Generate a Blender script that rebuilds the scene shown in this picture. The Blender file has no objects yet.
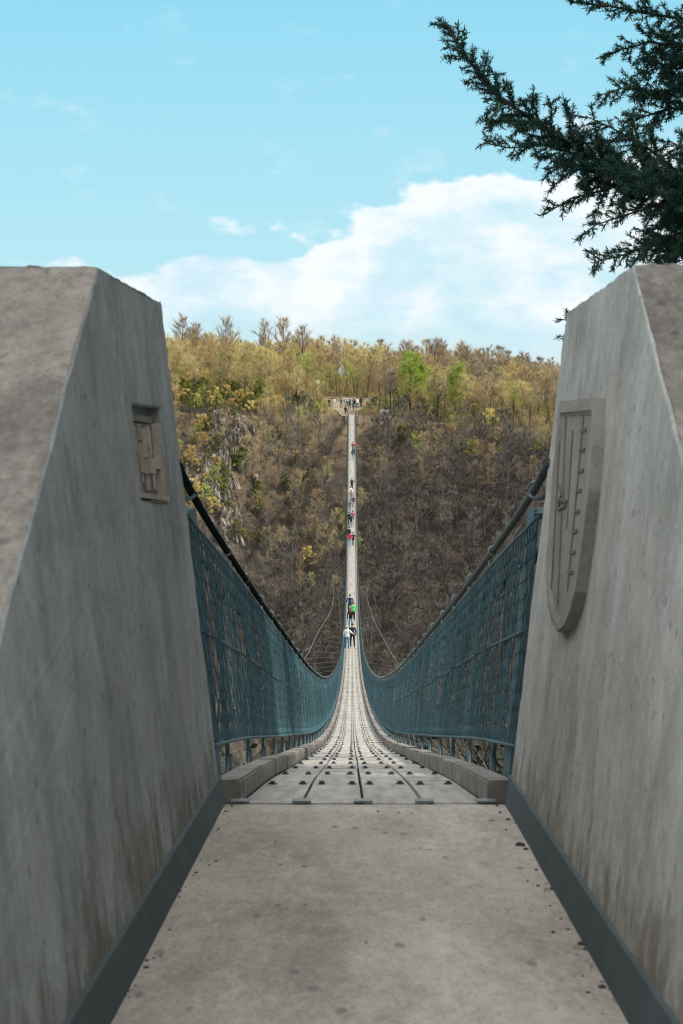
import bpy, bmesh, math, random
import numpy as np
from mathutils import Vector, Matrix, noise

R = math.radians
rnd = random.Random(11)
scn = bpy.context.scene
COL = scn.collection

# ------------------------------------------------------------------ camera
F = 2200.0                      # focal length in pixels of a 1024 high frame
VX, VY = 350.5, 410.0           # horizon / bridge axis
cam_d = bpy.data.cameras.new('camera')
cam = bpy.data.objects.new('camera', cam_d)
COL.objects.link(cam)
cam.rotation_euler = (R(90), 0, 0)
cam_d.lens = F / 1024 * 36
cam_d.sensor_width = 36
cam_d.shift_x = -(VX - 341.5) / 1024
cam_d.shift_y = -(512 - VY) / 1024
cam_d.clip_start = 0.05
cam_d.clip_end = 5000
cam_d.dof.use_dof = True
cam_d.dof.focus_distance = 60
cam_d.dof.aperture_fstop = 13
scn.camera = cam

SUN_AZ, SUN_EL = 98.0, 45.0     # azimuth from the bridge axis to the right
scn.view_settings.view_transform = 'Standard'
scn.view_settings.look = 'None'
scn.view_settings.exposure = 0.2
scn.view_settings.gamma = 1.0

# ------------------------------------------------------------------ node helpers
class NG:
    def __init__(s, tree):
        s.t = tree; s.n = tree.nodes; s.l = tree.links
    def new(s, typ, **kw):
        n = s.n.new(typ)
        for k, v in kw.items(): setattr(n, k, v)
        return n
    def put(s, sock, v):
        if isinstance(v, bpy.types.NodeSocket): s.l.new(v, sock)
        elif isinstance(v, (tuple, list)):
            v = tuple(v)
            if len(sock.default_value) == 4 and len(v) == 3: v = v + (1,)
            sock.default_value = v
        else: sock.default_value = v
    def math(s, op, a, b=None, c=None, clamp=False):
        n = s.new('ShaderNodeMath', operation=op, use_clamp=clamp)
        s.put(n.inputs[0], a)
        if b is not None: s.put(n.inputs[1], b)
        if c is not None: s.put(n.inputs[2], c)
        return n.outputs[0]
    def noise(s, vec, scale, detail=5, rough=.55, dist=0):
        n = s.new('ShaderNodeTexNoise')
        s.put(n.inputs['Vector'], vec)
        n.inputs['Scale'].default_value = scale
        n.inputs['Detail'].default_value = detail
        n.inputs['Roughness'].default_value = rough
        n.inputs['Distortion'].default_value = dist
        return n.outputs['Fac']
    def ramp(s, fac, stops, interp='LINEAR'):
        n = s.new('ShaderNodeValToRGB')
        s.put(n.inputs[0], fac)
        cr = n.color_ramp; cr.interpolation = interp
        while len(cr.elements) < len(stops): cr.elements.new(.5)
        for e, (p, c) in zip(cr.elements, stops):
            e.position = p
            e.color = (c, c, c, 1) if not isinstance(c, (tuple, list)) else tuple(c) + ((1,) if len(c) == 3 else ())
        return n.outputs['Color']
    def mix(s, fac, a, b, mode='MIX'):
        n = s.new('ShaderNodeMix', data_type='RGBA', blend_type=mode)
        s.put(n.inputs[0], fac); s.put(n.inputs[6], a); s.put(n.inputs[7], b)
        return n.outputs[2]
    def mapping(s, vec, scale=(1, 1, 1), loc=(0, 0, 0), rot=(0, 0, 0)):
        n = s.new('ShaderNodeMapping')
        s.put(n.inputs['Vector'], vec)
        n.inputs['Scale'].default_value = scale
        n.inputs['Location'].default_value = loc
        n.inputs['Rotation'].default_value = rot
        return n.outputs[0]

def material(name, rough=.8, metal=0, spec=.3):
    m = bpy.data.materials.new(name); m.use_nodes = True
    g = NG(m.node_tree)
    b = g.n['Principled BSDF']
    b.inputs['Roughness'].default_value = rough
    b.inputs['Metallic'].default_value = metal
    b.inputs['Specular IOR Level'].default_value = spec
    tc = g.new('ShaderNodeTexCoord')
    return m, g, b, tc.outputs['Object']

def bump(g, b, h, strength=.4, dist=.01):
    n = g.new('ShaderNodeBump')
    n.inputs['Strength'].default_value = strength
    n.inputs['Distance'].default_value = dist
    g.put(n.inputs['Height'], h)
    g.l.new(n.outputs[0], b.inputs['Normal'])

def simple_mat(name, col, rough=.8, metal=0, spec=.3, var=.25, scale=6, objvar=0.0, detail=4):
    m, g, b, co = material(name, rough, metal, spec)
    f = g.noise(co, scale, detail)
    dark = tuple(c * (1 - var) for c in col); lite = tuple(min(1, c * (1 + var)) for c in col)
    c = g.ramp(f, [(.3, dark), (.7, lite)])
    if objvar:
        oi = g.new('ShaderNodeObjectInfo')
        k = g.math('MULTIPLY_ADD', oi.outputs['Random'], 2 * objvar, 1 - objvar)
        hs = g.new('ShaderNodeHueSaturation')
        g.put(hs.inputs['Color'], c); g.put(hs.inputs['Value'], k)
        g.put(hs.inputs['Hue'], g.math('MULTIPLY_ADD', oi.outputs['Random'], .05, .475))
        c = hs.outputs[0]
    g.l.new(c, b.inputs['Base Color'])
    return m

def concrete_mat(name, base, stain, streak=.5, pit=1.0, seed=0, warm=None, grime=None, mott=.4, flat=1.0):
    """cast concrete: cloudy tone, mottling, faint run-off streaks, grain, pores and pits"""
    m, g, b, co = material(name, .92, 0, .15)
    v = g.mapping(co, loc=(seed, seed * .7, seed * .3), scale=(1, flat, 1))
    mul = lambda k: tuple(min(1, c * k) for c in base)
    c = g.ramp(g.noise(v, 1.4, 8, .68), [(.32, mul(.60)), (.5, base), (.68, mul(1.28))])
    lime = g.math('MULTIPLY', g.ramp(g.noise(g.mapping(v, scale=(7, 7, 1.2), loc=(4, 1, 2)), 1.2, 8, .72, .4), [(.60, 0), (.74, 1)]), streak)
    c = g.mix(lime, c, mul(1.75))
    mid = g.noise(v, 6.5, 9, .72)
    c = g.mix(g.math('MULTIPLY', g.ramp(mid, [(.48, 0), (.66, 1)]), mott), c, mul(.52))
    c = g.mix(g.math('MULTIPLY', g.ramp(mid, [(.34, 1), (.47, 0)]), mott * .6), c, mul(1.5))
    sml = g.noise(v, 30, 7, .7)
    c = g.mix(g.math('MULTIPLY', g.ramp(sml, [(.50, 0), (.66, 1)]), mott * .8), c, mul(.5))
    c = g.mix(g.math('MULTIPLY', g.ramp(sml, [(.34, 1), (.48, 0)]), mott * .5), c, mul(1.55))
    st = g.noise(g.mapping(v, scale=(6, 6, .8)), 1.4, 8, .7, .5)
    c = g.mix(g.math('MULTIPLY', g.ramp(st, [(.50, 0), (.70, 1)]), streak), c, stain)
    drip = g.math('MULTIPLY', g.ramp(g.noise(g.mapping(v, scale=(16, 16, .5)), 1.0, 7, .68, .6), [(.62, 0), (.70, 1)]), g.ramp(g.noise(v, 1.3, 5, .6), [(.46, 0), (.60, 1)]))
    c = g.mix(g.math('MULTIPLY', drip, streak), c, tuple(k * .6 for k in stain))
    if warm:
        c = g.mix(g.math('MULTIPLY', g.ramp(g.noise(v, 2.3, 8, .7), [(.50, 0), (.66, 1)]), .55), c, warm)
    if grime:
        # damp splash zone along the foot of the wall
        sep = g.new('ShaderNodeSeparateXYZ'); g.put(sep.inputs[0], co)
        hgt = g.math('ADD', g.math('MULTIPLY_ADD', sep.outputs[1], .0613, sep.outputs[2]), .945)
        gn = g.noise(g.mapping(v, scale=(5, 5, 3.2)), 1.0, 9, .75)
        k = g.math('SUBTRACT', g.math('MULTIPLY_ADD', gn, 1.5, -.50), hgt)
        c = g.mix(g.math('MULTIPLY', g.ramp(k, [(.0, 0), (.22, 1)]), .72), c, grime)
    grain = g.noise(v, 85, 6, .75)
    c = g.mix(.55, c, g.ramp(grain, [(.30, mul(.42)), (.5, base), (.70, mul(1.5))]), 'SOFT_LIGHT')
    c = g.mix(g.math('MULTIPLY', g.ramp(grain, [(.33, 1), (.42, 0)]), .45 * pit), c, mul(.38))
    vo = g.new('ShaderNodeTexVoronoi'); g.put(vo.inputs['Vector'], g.mix(.12, v, g.new('ShaderNodeTexNoise').outputs['Color'])); vo.inputs['Scale'].default_value = 15
    wn = g.new('ShaderNodeTexWhiteNoise'); g.l.new(vo.outputs['Position'], wn.inputs['Vector'])
    pits = g.math('MULTIPLY', g.ramp(vo.outputs['Distance'], [(.10, 1), (.19, 0)]), g.math('GREATER_THAN', wn.outputs['Value'], 1 - .42 * min(1, pit)))
    c = g.mix(g.math('MULTIPLY', pits, .6), c, mul(.3))
    g.l.new(c, b.inputs['Base Color'])
    h = g.math('SUBTRACT', g.math('ADD', g.math('MULTIPLY', mid, .8), g.math('MULTIPLY', grain, .45)), g.math('MULTIPLY', pits, .5))
    bump(g, b, h, .6, .012 * max(.5, pit))
    return m

# ------------------------------------------------------------------ mesh helpers
class MB:
    def __init__(s): s.v = []; s.f = []; s.m = []; s.sm = []
    def add(s, vs, fs, mat=0, smooth=False):
        o = len(s.v); s.v.extend([tuple(p) for p in vs])
        for f in fs:
            s.f.append(tuple(i + o for i in f)); s.m.append(mat); s.sm.append(smooth)
    def box(s, c, size, mat=0, M=None):
        x, y, z = (k / 2 for k in size)
        vs = [Vector((a * x, b * y, d * z)) for d in (-1, 1) for b in (-1, 1) for a in (-1, 1)]
        if M is not None: vs = [M @ p for p in vs]
        vs = [p + Vector(c) for p in vs]
        s.add(vs, [(0, 2, 3, 1), (4, 5, 7, 6), (0, 1, 5, 4), (2, 6, 7, 3), (0, 4, 6, 2), (1, 3, 7, 5)], mat)
    def hexa(s, a, b, mat=0):
        """two quads joined into a solid"""
        s.add(list(a) + list(b), [(3, 2, 1, 0), (4, 5, 6, 7), (0, 1, 5, 4), (1, 2, 6, 5), (2, 3, 7, 6), (3, 0, 4, 7)], mat)
    def tube(s, pts, rad, sides=6, mat=0, cap=True, smooth=True, flat=None):
        pts = [Vector(p) for p in pts]; n = len(pts)
        if not hasattr(rad, '__len__'): rad = [rad] * n
        vs = []; prev = None
        for i, p in enumerate(pts):
            t = (pts[min(i + 1, n - 1)] - pts[max(i - 1, 0)])
            if t.length < 1e-9: t = Vector((0, 0, 1))
            t.normalize()
            if prev is None:
                up = Vector((0, 0, 1)) if abs(t.z) < .9 else Vector((1, 0, 0))
                prev = up
            a = t.cross(prev)
            if a.length < 1e-6: a = t.cross(Vector((.3, .9, .1)))
            a.normalize(); bb = a.cross(t).normalized(); prev = bb
            for k in range(sides):
                w = 2 * math.pi * k / sides
                vs.append(p + (a * math.cos(w) + bb * math.sin(w)) * rad[i])
        fs = []
        for i in range(n - 1):
            for k in range(sides):
                k2 = (k + 1) % sides
                fs.append((i * sides + k, i * sides + k2, (i + 1) * sides + k2, (i + 1) * sides + k))
        if cap:
            fs.append(tuple(range(sides))[::-1]); fs.append(tuple((n - 1) * sides + k for k in range(sides)))
        s.add(vs, fs, mat, smooth)
    def ball(s, c, r, mat=0, seg=8, rings=6, sc=(1, 1, 1), M=None):
        vs = []; fs = []
        for i in range(rings + 1):
            th = math.pi * i / rings
            for k in range(seg):
                ph = 2 * math.pi * k / seg
                p = Vector((math.sin(th) * math.cos(ph) * sc[0], math.sin(th) * math.sin(ph) * sc[1], math.cos(th) * sc[2])) * r
                if M is not None: p = M @ p
                vs.append(p + Vector(c))
        for i in range(rings):
            for k in range(seg):
                k2 = (k + 1) % seg
                fs.append((i * seg + k, (i + 1) * seg + k, (i + 1) * seg + k2, i * seg + k2))
        s.add(vs, fs, mat, True)
    def mesh(s, name, mats):
        me = bpy.data.meshes.new(name)
        me.from_pydata(s.v, [], s.f)
        for m in (mats if isinstance(mats, (list, tuple)) else [mats]): me.materials.append(m)
        me.polygons.foreach_set('material_index', s.m)
        me.polygons.foreach_set('use_smooth', s.sm)
        me.update()
        return me
    def build(s, name, mats, parent=None):
        return link(name, s.mesh(name, mats), parent)

def link(name, me, parent=None):
    o = bpy.data.objects.new(name, me); COL.objects.link(o)
    if parent is not None:
        o.parent = parent
        o.matrix_parent_inverse = Matrix.Translation(-parent.location)   # parts are modelled in world space
    return o

def local(name, me, parent):
    o = bpy.data.objects.new(name, me); COL.objects.link(o); o.parent = parent
    return o

def tag(o, label=None, cat=None, group=None, kind=None):
    if label: o['label'] = label
    if cat: o['category'] = cat
    if group: o['group'] = group
    if kind: o['kind'] = kind
    return o

def empty(name, loc=(0, 0, 0)):
    o = bpy.data.objects.new(name, None); COL.objects.link(o); o.location = loc
    o.empty_display_size = .2
    return o

def np_mesh(name, V, Fq, mat):
    """big quad/tri mesh from numpy arrays"""
    me = bpy.data.meshes.new(name)
    V = np.asarray(V, np.float32); Fq = np.asarray(Fq, np.int32)
    k = Fq.shape[1]
    me.vertices.add(len(V)); me.vertices.foreach_set('co', V.ravel())
    me.loops.add(Fq.size); me.loops.foreach_set('vertex_index', Fq.ravel())
    me.polygons.add(len(Fq)); me.polygons.foreach_set('loop_start', np.arange(0, Fq.size, k, dtype=np.int32))
    me.update(calc_edges=True); me.validate()
    me.materials.append(mat)
    return me

def fbm(x, y, z=0., oct=4):
    return noise.fractal(Vector((x, y, z)), 1.0, 2.0, oct)

# ------------------------------------------------------------------ bridge curve
KN = [(4, -.86), (8.05, -1.44), (9.96, -1.70), (13.6, -2.225), (20.9, -3.285), (30.2, -4.62), (42.3, -6.25), (54.7, -7.80),
      (67.8, -9.31), (82.5, -10.90), (99, -12.58), (130, -15.35), (160, -17.35), (200, -18.85), (240, -18.55),
      (275, -16.2), (320, -10.0), (371, -.9), (380, 1.0)]
def spline(kn):
    n = len(kn); x = [k[0] for k in kn]; y = [k[1] for k in kn]
    A = np.zeros((n, n)); B = np.zeros(n); A[0, 0] = A[-1, -1] = 1
    for i in range(1, n - 1):
        h0, h1 = x[i] - x[i - 1], x[i + 1] - x[i]
        A[i, i - 1] = h0; A[i, i] = 2 * (h0 + h1); A[i, i + 1] = h1
        B[i] = 6 * ((y[i + 1] - y[i]) / h1 - (y[i] - y[i - 1]) / h0)
    M = np.linalg.solve(A, B)
    def f(t):
        i = 0
        while i < n - 2 and t > x[i + 1]: i += 1
        h = x[i + 1] - x[i]; a = (x[i + 1] - t) / h; b = (t - x[i]) / h
        return a * y[i] + b * y[i + 1] + ((a ** 3 - a) * M[i] + (b ** 3 - b) * M[i + 1]) * h * h / 6
    return f
zd = spline(KN)
def xd(Y): return .042 + .0005 * Y
def slope(Y): return (zd(Y + .05) - zd(Y - .05)) / .1
Y0, Y1 = 8.06, 371.0

# ------------------------------------------------------------------ materials
M_conc = concrete_mat('cast_concrete', (.325, .345, .345), (.15, .163, .165), .45, .9, 0, warm=(.34, .325, .295), grime=(.12, .095, .07))
M_conc_r = concrete_mat('cast_concrete_pale', (.40, .402, .388), (.21, .216, .212), .42, .9, 5, warm=(.40, .365, .32), grime=(.125, .097, .07))  # same concrete, lighter: the right face's brighter light is put into the colour
M_rake = concrete_mat('weathered_concrete', (.29, .27, .25), (.14, .128, .118), .3, 1.5, 9, warm=(.37, .335, .30), mott=.8, flat=.4)
M_floor = concrete_mat('walkway_concrete', (.45, .42, .385), (.28, .26, .24), .1, 1.3, 17, warm=(.46, .42, .375), mott=.42, flat=.3)
M_skirt = simple_mat('bitumen_coating', (.046, .063, .07), .75, 0, .3, .2, 5)
M_plaque = concrete_mat('plaque_stone', (.29, .275, .25), (.17, .165, .15), .3, .4, 23, mott=.25)
M_groove = simple_mat('groove_shade', (.10, .098, .09), .9)  # dark colour stands in for shade in the carved lines and relief gaps
M_niche = concrete_mat('broken_relief', (.37, .345, .31), (.17, .15, .13), .5, 1.3, 31, warm=(.30, .20, .12))
M_deck, g, b, co = material('deck_boards', .85, 0, .25)
v = g.mapping(co, scale=(9, .7, 1))
c = g.ramp(g.noise(v, 2.2, 5, .6), [(.25, (.22, .205, .185)), (.5, (.33, .31, .285)), (.75, (.43, .41, .38))])
c = g.mix(g.math('MULTIPLY', g.ramp(g.noise(co, 30, 4), [(.58, 0), (.7, 1)]), .4), c, (.14, .12, .105))
sp = g.new('ShaderNodeSeparateXYZ'); g.put(sp.inputs[0], co)
wn = g.math('FLOOR', g.math('MULTIPLY', sp.outputs[1], .5))
wn2 = g.math('FLOOR', g.math('MULTIPLY', sp.outputs[0], 4.44))
wh = g.new('ShaderNodeTexWhiteNoise', noise_dimensions='2D')
cb = g.new('ShaderNodeCombineXYZ'); g.put(cb.inputs[0], wn); g.put(cb.inputs[1], wn2); g.l.new(cb.outputs[0], wh.inputs['Vector'])
hs = g.new('ShaderNodeHueSaturation'); g.put(hs.inputs['Color'], c); g.put(hs.inputs['Value'], g.math('MULTIPLY_ADD', wh.outputs['Value'], .22, .9))
g.l.new(hs.outputs[0], b.inputs['Base Color']); bump(g, b, g.noise(v, 12, 4), .35, .006)
M_kerb = simple_mat('kerb_timber', (.165, .15, .137), .85, 0, .2, .4, 7, .15)
M_bolt = simple_mat('bolt_steel', (.035, .055, .065), .55, .3, .4)
M_wire = simple_mat('net_wire', (.033, .087, .107), .6, 0, .25, .25, 1.3)
M_steel = simple_mat('painted_steel', (.035, .068, .082), .5, .3, .4, .25, 5)
M_cable = simple_mat('cable_sheath', (.014, .021, .024), .95, 0, 0.0, .2, 20)
M_galv = simple_mat('galvanised_steel', (.14, .20, .22), .45, .5, .5, .2, 12)
M_frame = simple_mat('end_frame_steel', (.10, .16, .185), .5, .2, .4, .25, 8)
M_cable_r = simple_mat('worn_cable_sheath', (.055, .072, .078), .7, .1, .2, .3, 25)  # lighter tone paints the highlight along the right cable
M_plate = simple_mat('joint_plate', (.17, .185, .19), .6, .3)
M_windc = simple_mat('wind_cable_steel', (.20, .22, .22), .5, .2)
M_stone = simple_mat('dark_pebble', (.07, .07, .072), .85, 0, .2, .3, 30, .3)

# ------------------------------------------------------------------ sky
w = bpy.data.worlds.new('World'); scn.world = w; w.use_nodes = True
g = NG(w.node_tree)
bg = g.n['Background']; bg.inputs['Strength'].default_value = .10
sky = g.new('ShaderNodeTexSky', sky_type='NISHITA', sun_disc=False)
sky.sun_elevation = R(SUN_EL); sky.sun_rotation = R(SUN_AZ)
sky.air_density = 1.0; sky.dust_density = .3; sky.ozone_density = 3.0
tc = g.new('ShaderNodeTexCoord'); d = tc.outputs['Generated']
sx = g.new('ShaderNodeSeparateXYZ'); g.put(sx.inputs[0], d)
az = g.math('ARCTAN2', sx.outputs[0], sx.outputs[1])
el = g.math('ARCSINE', sx.outputs[2])
azc = g.math('MINIMUM', g.math('MAXIMUM', az, -.6), .6)
vd = g.mapping(d, scale=(1, 1, 1.7))
n1 = g.noise(vd, 21, 7, .54)
n2 = g.noise(g.mapping(d, scale=(1, 1, 2.6), loc=(3.1, 0, 0)), 13, 7, .6)
n3 = g.noise(g.mapping(d, scale=(1, 1, 2.0), loc=(7.7, 2, 0)), 34, 7, .6)
# cumulus bank: upper edge climbs to the right
edge = g.math('ADD', g.math('ADD', g.math('MULTIPLY_ADD', azc, .13, .085), g.math('MULTIPLY', g.math('MAXIMUM', azc, 0), .19)), g.math('MULTIPLY', g.math('SUBTRACT', n1, .5), .105))
bank = g.ramp(g.math('MULTIPLY_ADD', g.math('SUBTRACT', edge, el), 70, .5), [(.2, 0), (.8, 1)], 'EASE')
low = g.ramp(g.math('MULTIPLY', el, 12), [(.18, .3), (.50, 1)])
holes = g.ramp(n2, [(.36, 0), (.48, 1)])
bank = g.math('MULTIPLY', g.math('MULTIPLY', bank, low), g.math('MULTIPLY_ADD', holes, .4, .6))
puff = g.ramp(n3, [(.58, 0), (.78, 1)])
puff = g.math('MULTIPLY', puff, .35)
inner = g.ramp(g.math('MULTIPLY', g.math('SUBTRACT', edge, el), 24), [(.25, 1), (.9, .0)])
n4 = g.ramp(g.noise(g.mapping(d, scale=(1, 1, 2.4), loc=(1.3, 5, 2)), 19, 7, .56), [(.40, .45), (.55, 1)])
bank = g.math('MULTIPLY', bank, g.math('MAXIMUM', inner, n4))
mask = g.math('MAXIMUM', bank, puff)
shade = g.ramp(g.noise(g.mapping(d, scale=(1, 1, 1.7), loc=(0, 0, .012)), 24, 7, .58), [(.38, (7.0, 8.9, 9.6)), (.56, (9.8, 10.1, 10.0))])
tint = g.mix(1.0, sky.outputs[0], (.45, .70, .76), 'MULTIPLY')
vis = g.ramp(g.math('MULTIPLY', el, 4), [(.0, (7.6, 9.6, 10.0)), (.3, (5.9, 9.7, 10.6)), (.7, (4.0, 8.9, 10.5)), (1, (2.7, 7.4, 9.8))])
tint = g.mix(.75, tint, vis)
colr = g.mix(1.0, g.mix(mask, tint, shade), (.84, .86, .89), 'MULTIPLY')
# broken cloud on the unseen upper sky, added extra bright as fill light
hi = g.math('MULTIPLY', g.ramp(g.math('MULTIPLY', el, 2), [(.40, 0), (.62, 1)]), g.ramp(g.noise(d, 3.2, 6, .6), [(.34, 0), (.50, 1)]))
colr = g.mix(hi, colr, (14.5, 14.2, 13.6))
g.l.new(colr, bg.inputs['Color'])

sl = bpy.data.lights.new('sun', 'SUN'); so = bpy.data.objects.new('sun', sl); COL.objects.link(so)
sl.energy = 4.6; sl.angle = R(2.5); sl.color = (1, .93, .82)
sd = Vector((math.sin(R(SUN_AZ)) * math.cos(R(SUN_EL)), math.cos(R(SUN_AZ)) * math.cos(R(SUN_EL)), math.sin(R(SUN_EL))))
so.rotation_euler = sd.to_track_quat('Z', 'Y').to_euler()
so.location = (20, 20, 40)

# ------------------------------------------------------------------ terrain
def sstep(a, b, x):
    t = min(1, max(0, (x - a) / (b - a))); return t * t * (3 - 2 * t)
def ground(X, Y):
    # near bank
    if Y < 9: near = -1.12 - .0618 * max(Y, -30)
    else: near = -1.676 - .62 * (Y - 9) - .4 * fbm(X * .2, Y * .2)
    valley = -72 + .05 * abs(X)
    # far slope
    top = 2.7 - .0022 * X * X * (1 if X > 0 else .0) - .028 * X * (1 if abs(X) < 60 else 60 / abs(X))
    top = max(top, -9)
    ye = 373 + 1.6 * fbm(X * .05, 3.3) - 14 * math.exp(-((X + 25) / 10.) ** 2) * 1.0
    ze = -1.3 + (top - 2.7) * .9
    spur = math.exp(-((X + 24) / 9.) ** 2)
    if Y < ye:
        far = ze - .86 * (ye - Y) + 1.6 * fbm(X * .09, Y * .09, 1) + spur * 2.2 * fbm(X * .25, Y * .25, 7)
    else:
        far = ze + (top - ze) * sstep(0, 26, Y - ye) + .5 * fbm(X * .08, Y * .08, 1) + 3.0 * sstep(15, 60, Y - ye)
        far += .008 * max(0, Y - 430)
    if abs(X) < 4 and 368 < Y < 378: far = min(far, -1.6 + max(0, Y - 372) * .1)
    return max(min(near, 1e9) if Y < 150 else -1e9, valley, far if Y > 150 else -1e9)
xs = sorted(set([-1500, -900, -500, -300, -220, -160, -130] + list(np.arange(-105, 105.1, 1.5)) + [130, 160, 220, 300, 500, 900, 1500] + list(np.arange(-6, 6.1, .75))))
ys = sorted(set([-300, -120, -60, -30, -12] + list(np.arange(-4, 30, 1.)) + list(np.arange(30, 280, 10.)) + list(np.arange(280, 440, 1.5)) + list(np.arange(440, 520, 8.)) + [560, 640, 800, 1100, 1600, 2600]))
V = [(x, y, ground(x, y)) for y in ys for x in xs]
nx = len(xs)
Fq = [(j * nx + i, j * nx + i + 1, (j + 1) * nx + i + 1, (j + 1) * nx + i) for j in range(len(ys) - 1) for i in range(nx - 1)]
m, g, b, co = material('forest_floor', .95, 0, .1)
c = g.ramp(g.noise(co, .35, 8, .7), [(.3, (.022, .023, .023)), (.46, (.058, .049, .042)), (.60, (.125, .094, .072)), (.75, (.06, .058, .034))])
c = g.mix(g.math('MULTIPLY', g.ramp(g.noise(co, 1.7, 5, .7), [(.52, 0), (.66, 1)]), .8), c, (.035, .035, .03))
sp = g.new('ShaderNodeSeparateXYZ'); g.put(sp.inputs[0], co)
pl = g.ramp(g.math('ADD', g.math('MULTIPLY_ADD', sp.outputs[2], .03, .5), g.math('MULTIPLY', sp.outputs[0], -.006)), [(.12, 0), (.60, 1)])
c = g.mix(g.math('MULTIPLY', pl, g.ramp(g.noise(co, .5, 6, .7), [(.35, 0), (.6, .9)])), c, (.33, .25, .145))  # golden tone towards the upper left imitates sunlight on the slope
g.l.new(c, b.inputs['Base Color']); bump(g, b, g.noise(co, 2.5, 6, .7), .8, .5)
M_ground = m
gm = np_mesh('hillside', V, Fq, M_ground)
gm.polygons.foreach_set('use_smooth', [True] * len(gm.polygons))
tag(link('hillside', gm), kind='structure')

# ------------------------------------------------------------------ walkway floor
def zf(Y): return -.945 - .0613 * Y
mb = MB()
NY, NX = 36, 12
for j in range(NY + 1):
    Y = -2.5 + (8.05 + 2.5) * j / NY
    for i in range(NX + 1):
        X = -.9 + 1.9 * i / NX
        z = zf(Y) + .004 * fbm(X * 2, Y * 2)
        if j == NY: z -= .004
        mb.v.append((X, Y + (.012 * fbm(X * 6, 1) if j == NY else 0), z))
for j in range(NY):
    for i in range(NX):
        a = j * (NX + 1) + i
        mb.f.append((a, a + 1, a + NX + 2, a + NX + 1)); mb.m.append(0); mb.sm.append(True)
o = len(mb.v)
for i in range(NX + 1):
    p = mb.v[NY * (NX + 1) + i]; mb.v.append((p[0], p[1], p[2] - .5))
for i in range(NX):
    a = NY * (NX + 1) + i
    mb.f.append((a, a + 1, o + i + 1, o + i)); mb.m.append(0); mb.sm.append(False)
tag(mb.build('walkway', M_floor), kind='structure')

# ------------------------------------------------------------------ pylons
def planeX(side, Y, z):
    if side < 0: return -.472 + .00386 * (Y - 8.05) - .12 * (z - zf(Y))
    return .577 + .00386 * (Y - 8.05) + .119 * (z - zf(Y))
def on_plane(side, px, py, off=0.):
    """point of the pylon's inner face (moved off by 'off' into the passage) in the direction of an image point"""
    kx, kz = (px - VX) / F, (VY - py) / F
    Y = 7.0
    for _ in range(60):
        X = planeX(side, Y, kz * Y) - side * off
        Y = X / kx
    return Vector((kx * Y, Y, kz * Y))

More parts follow.
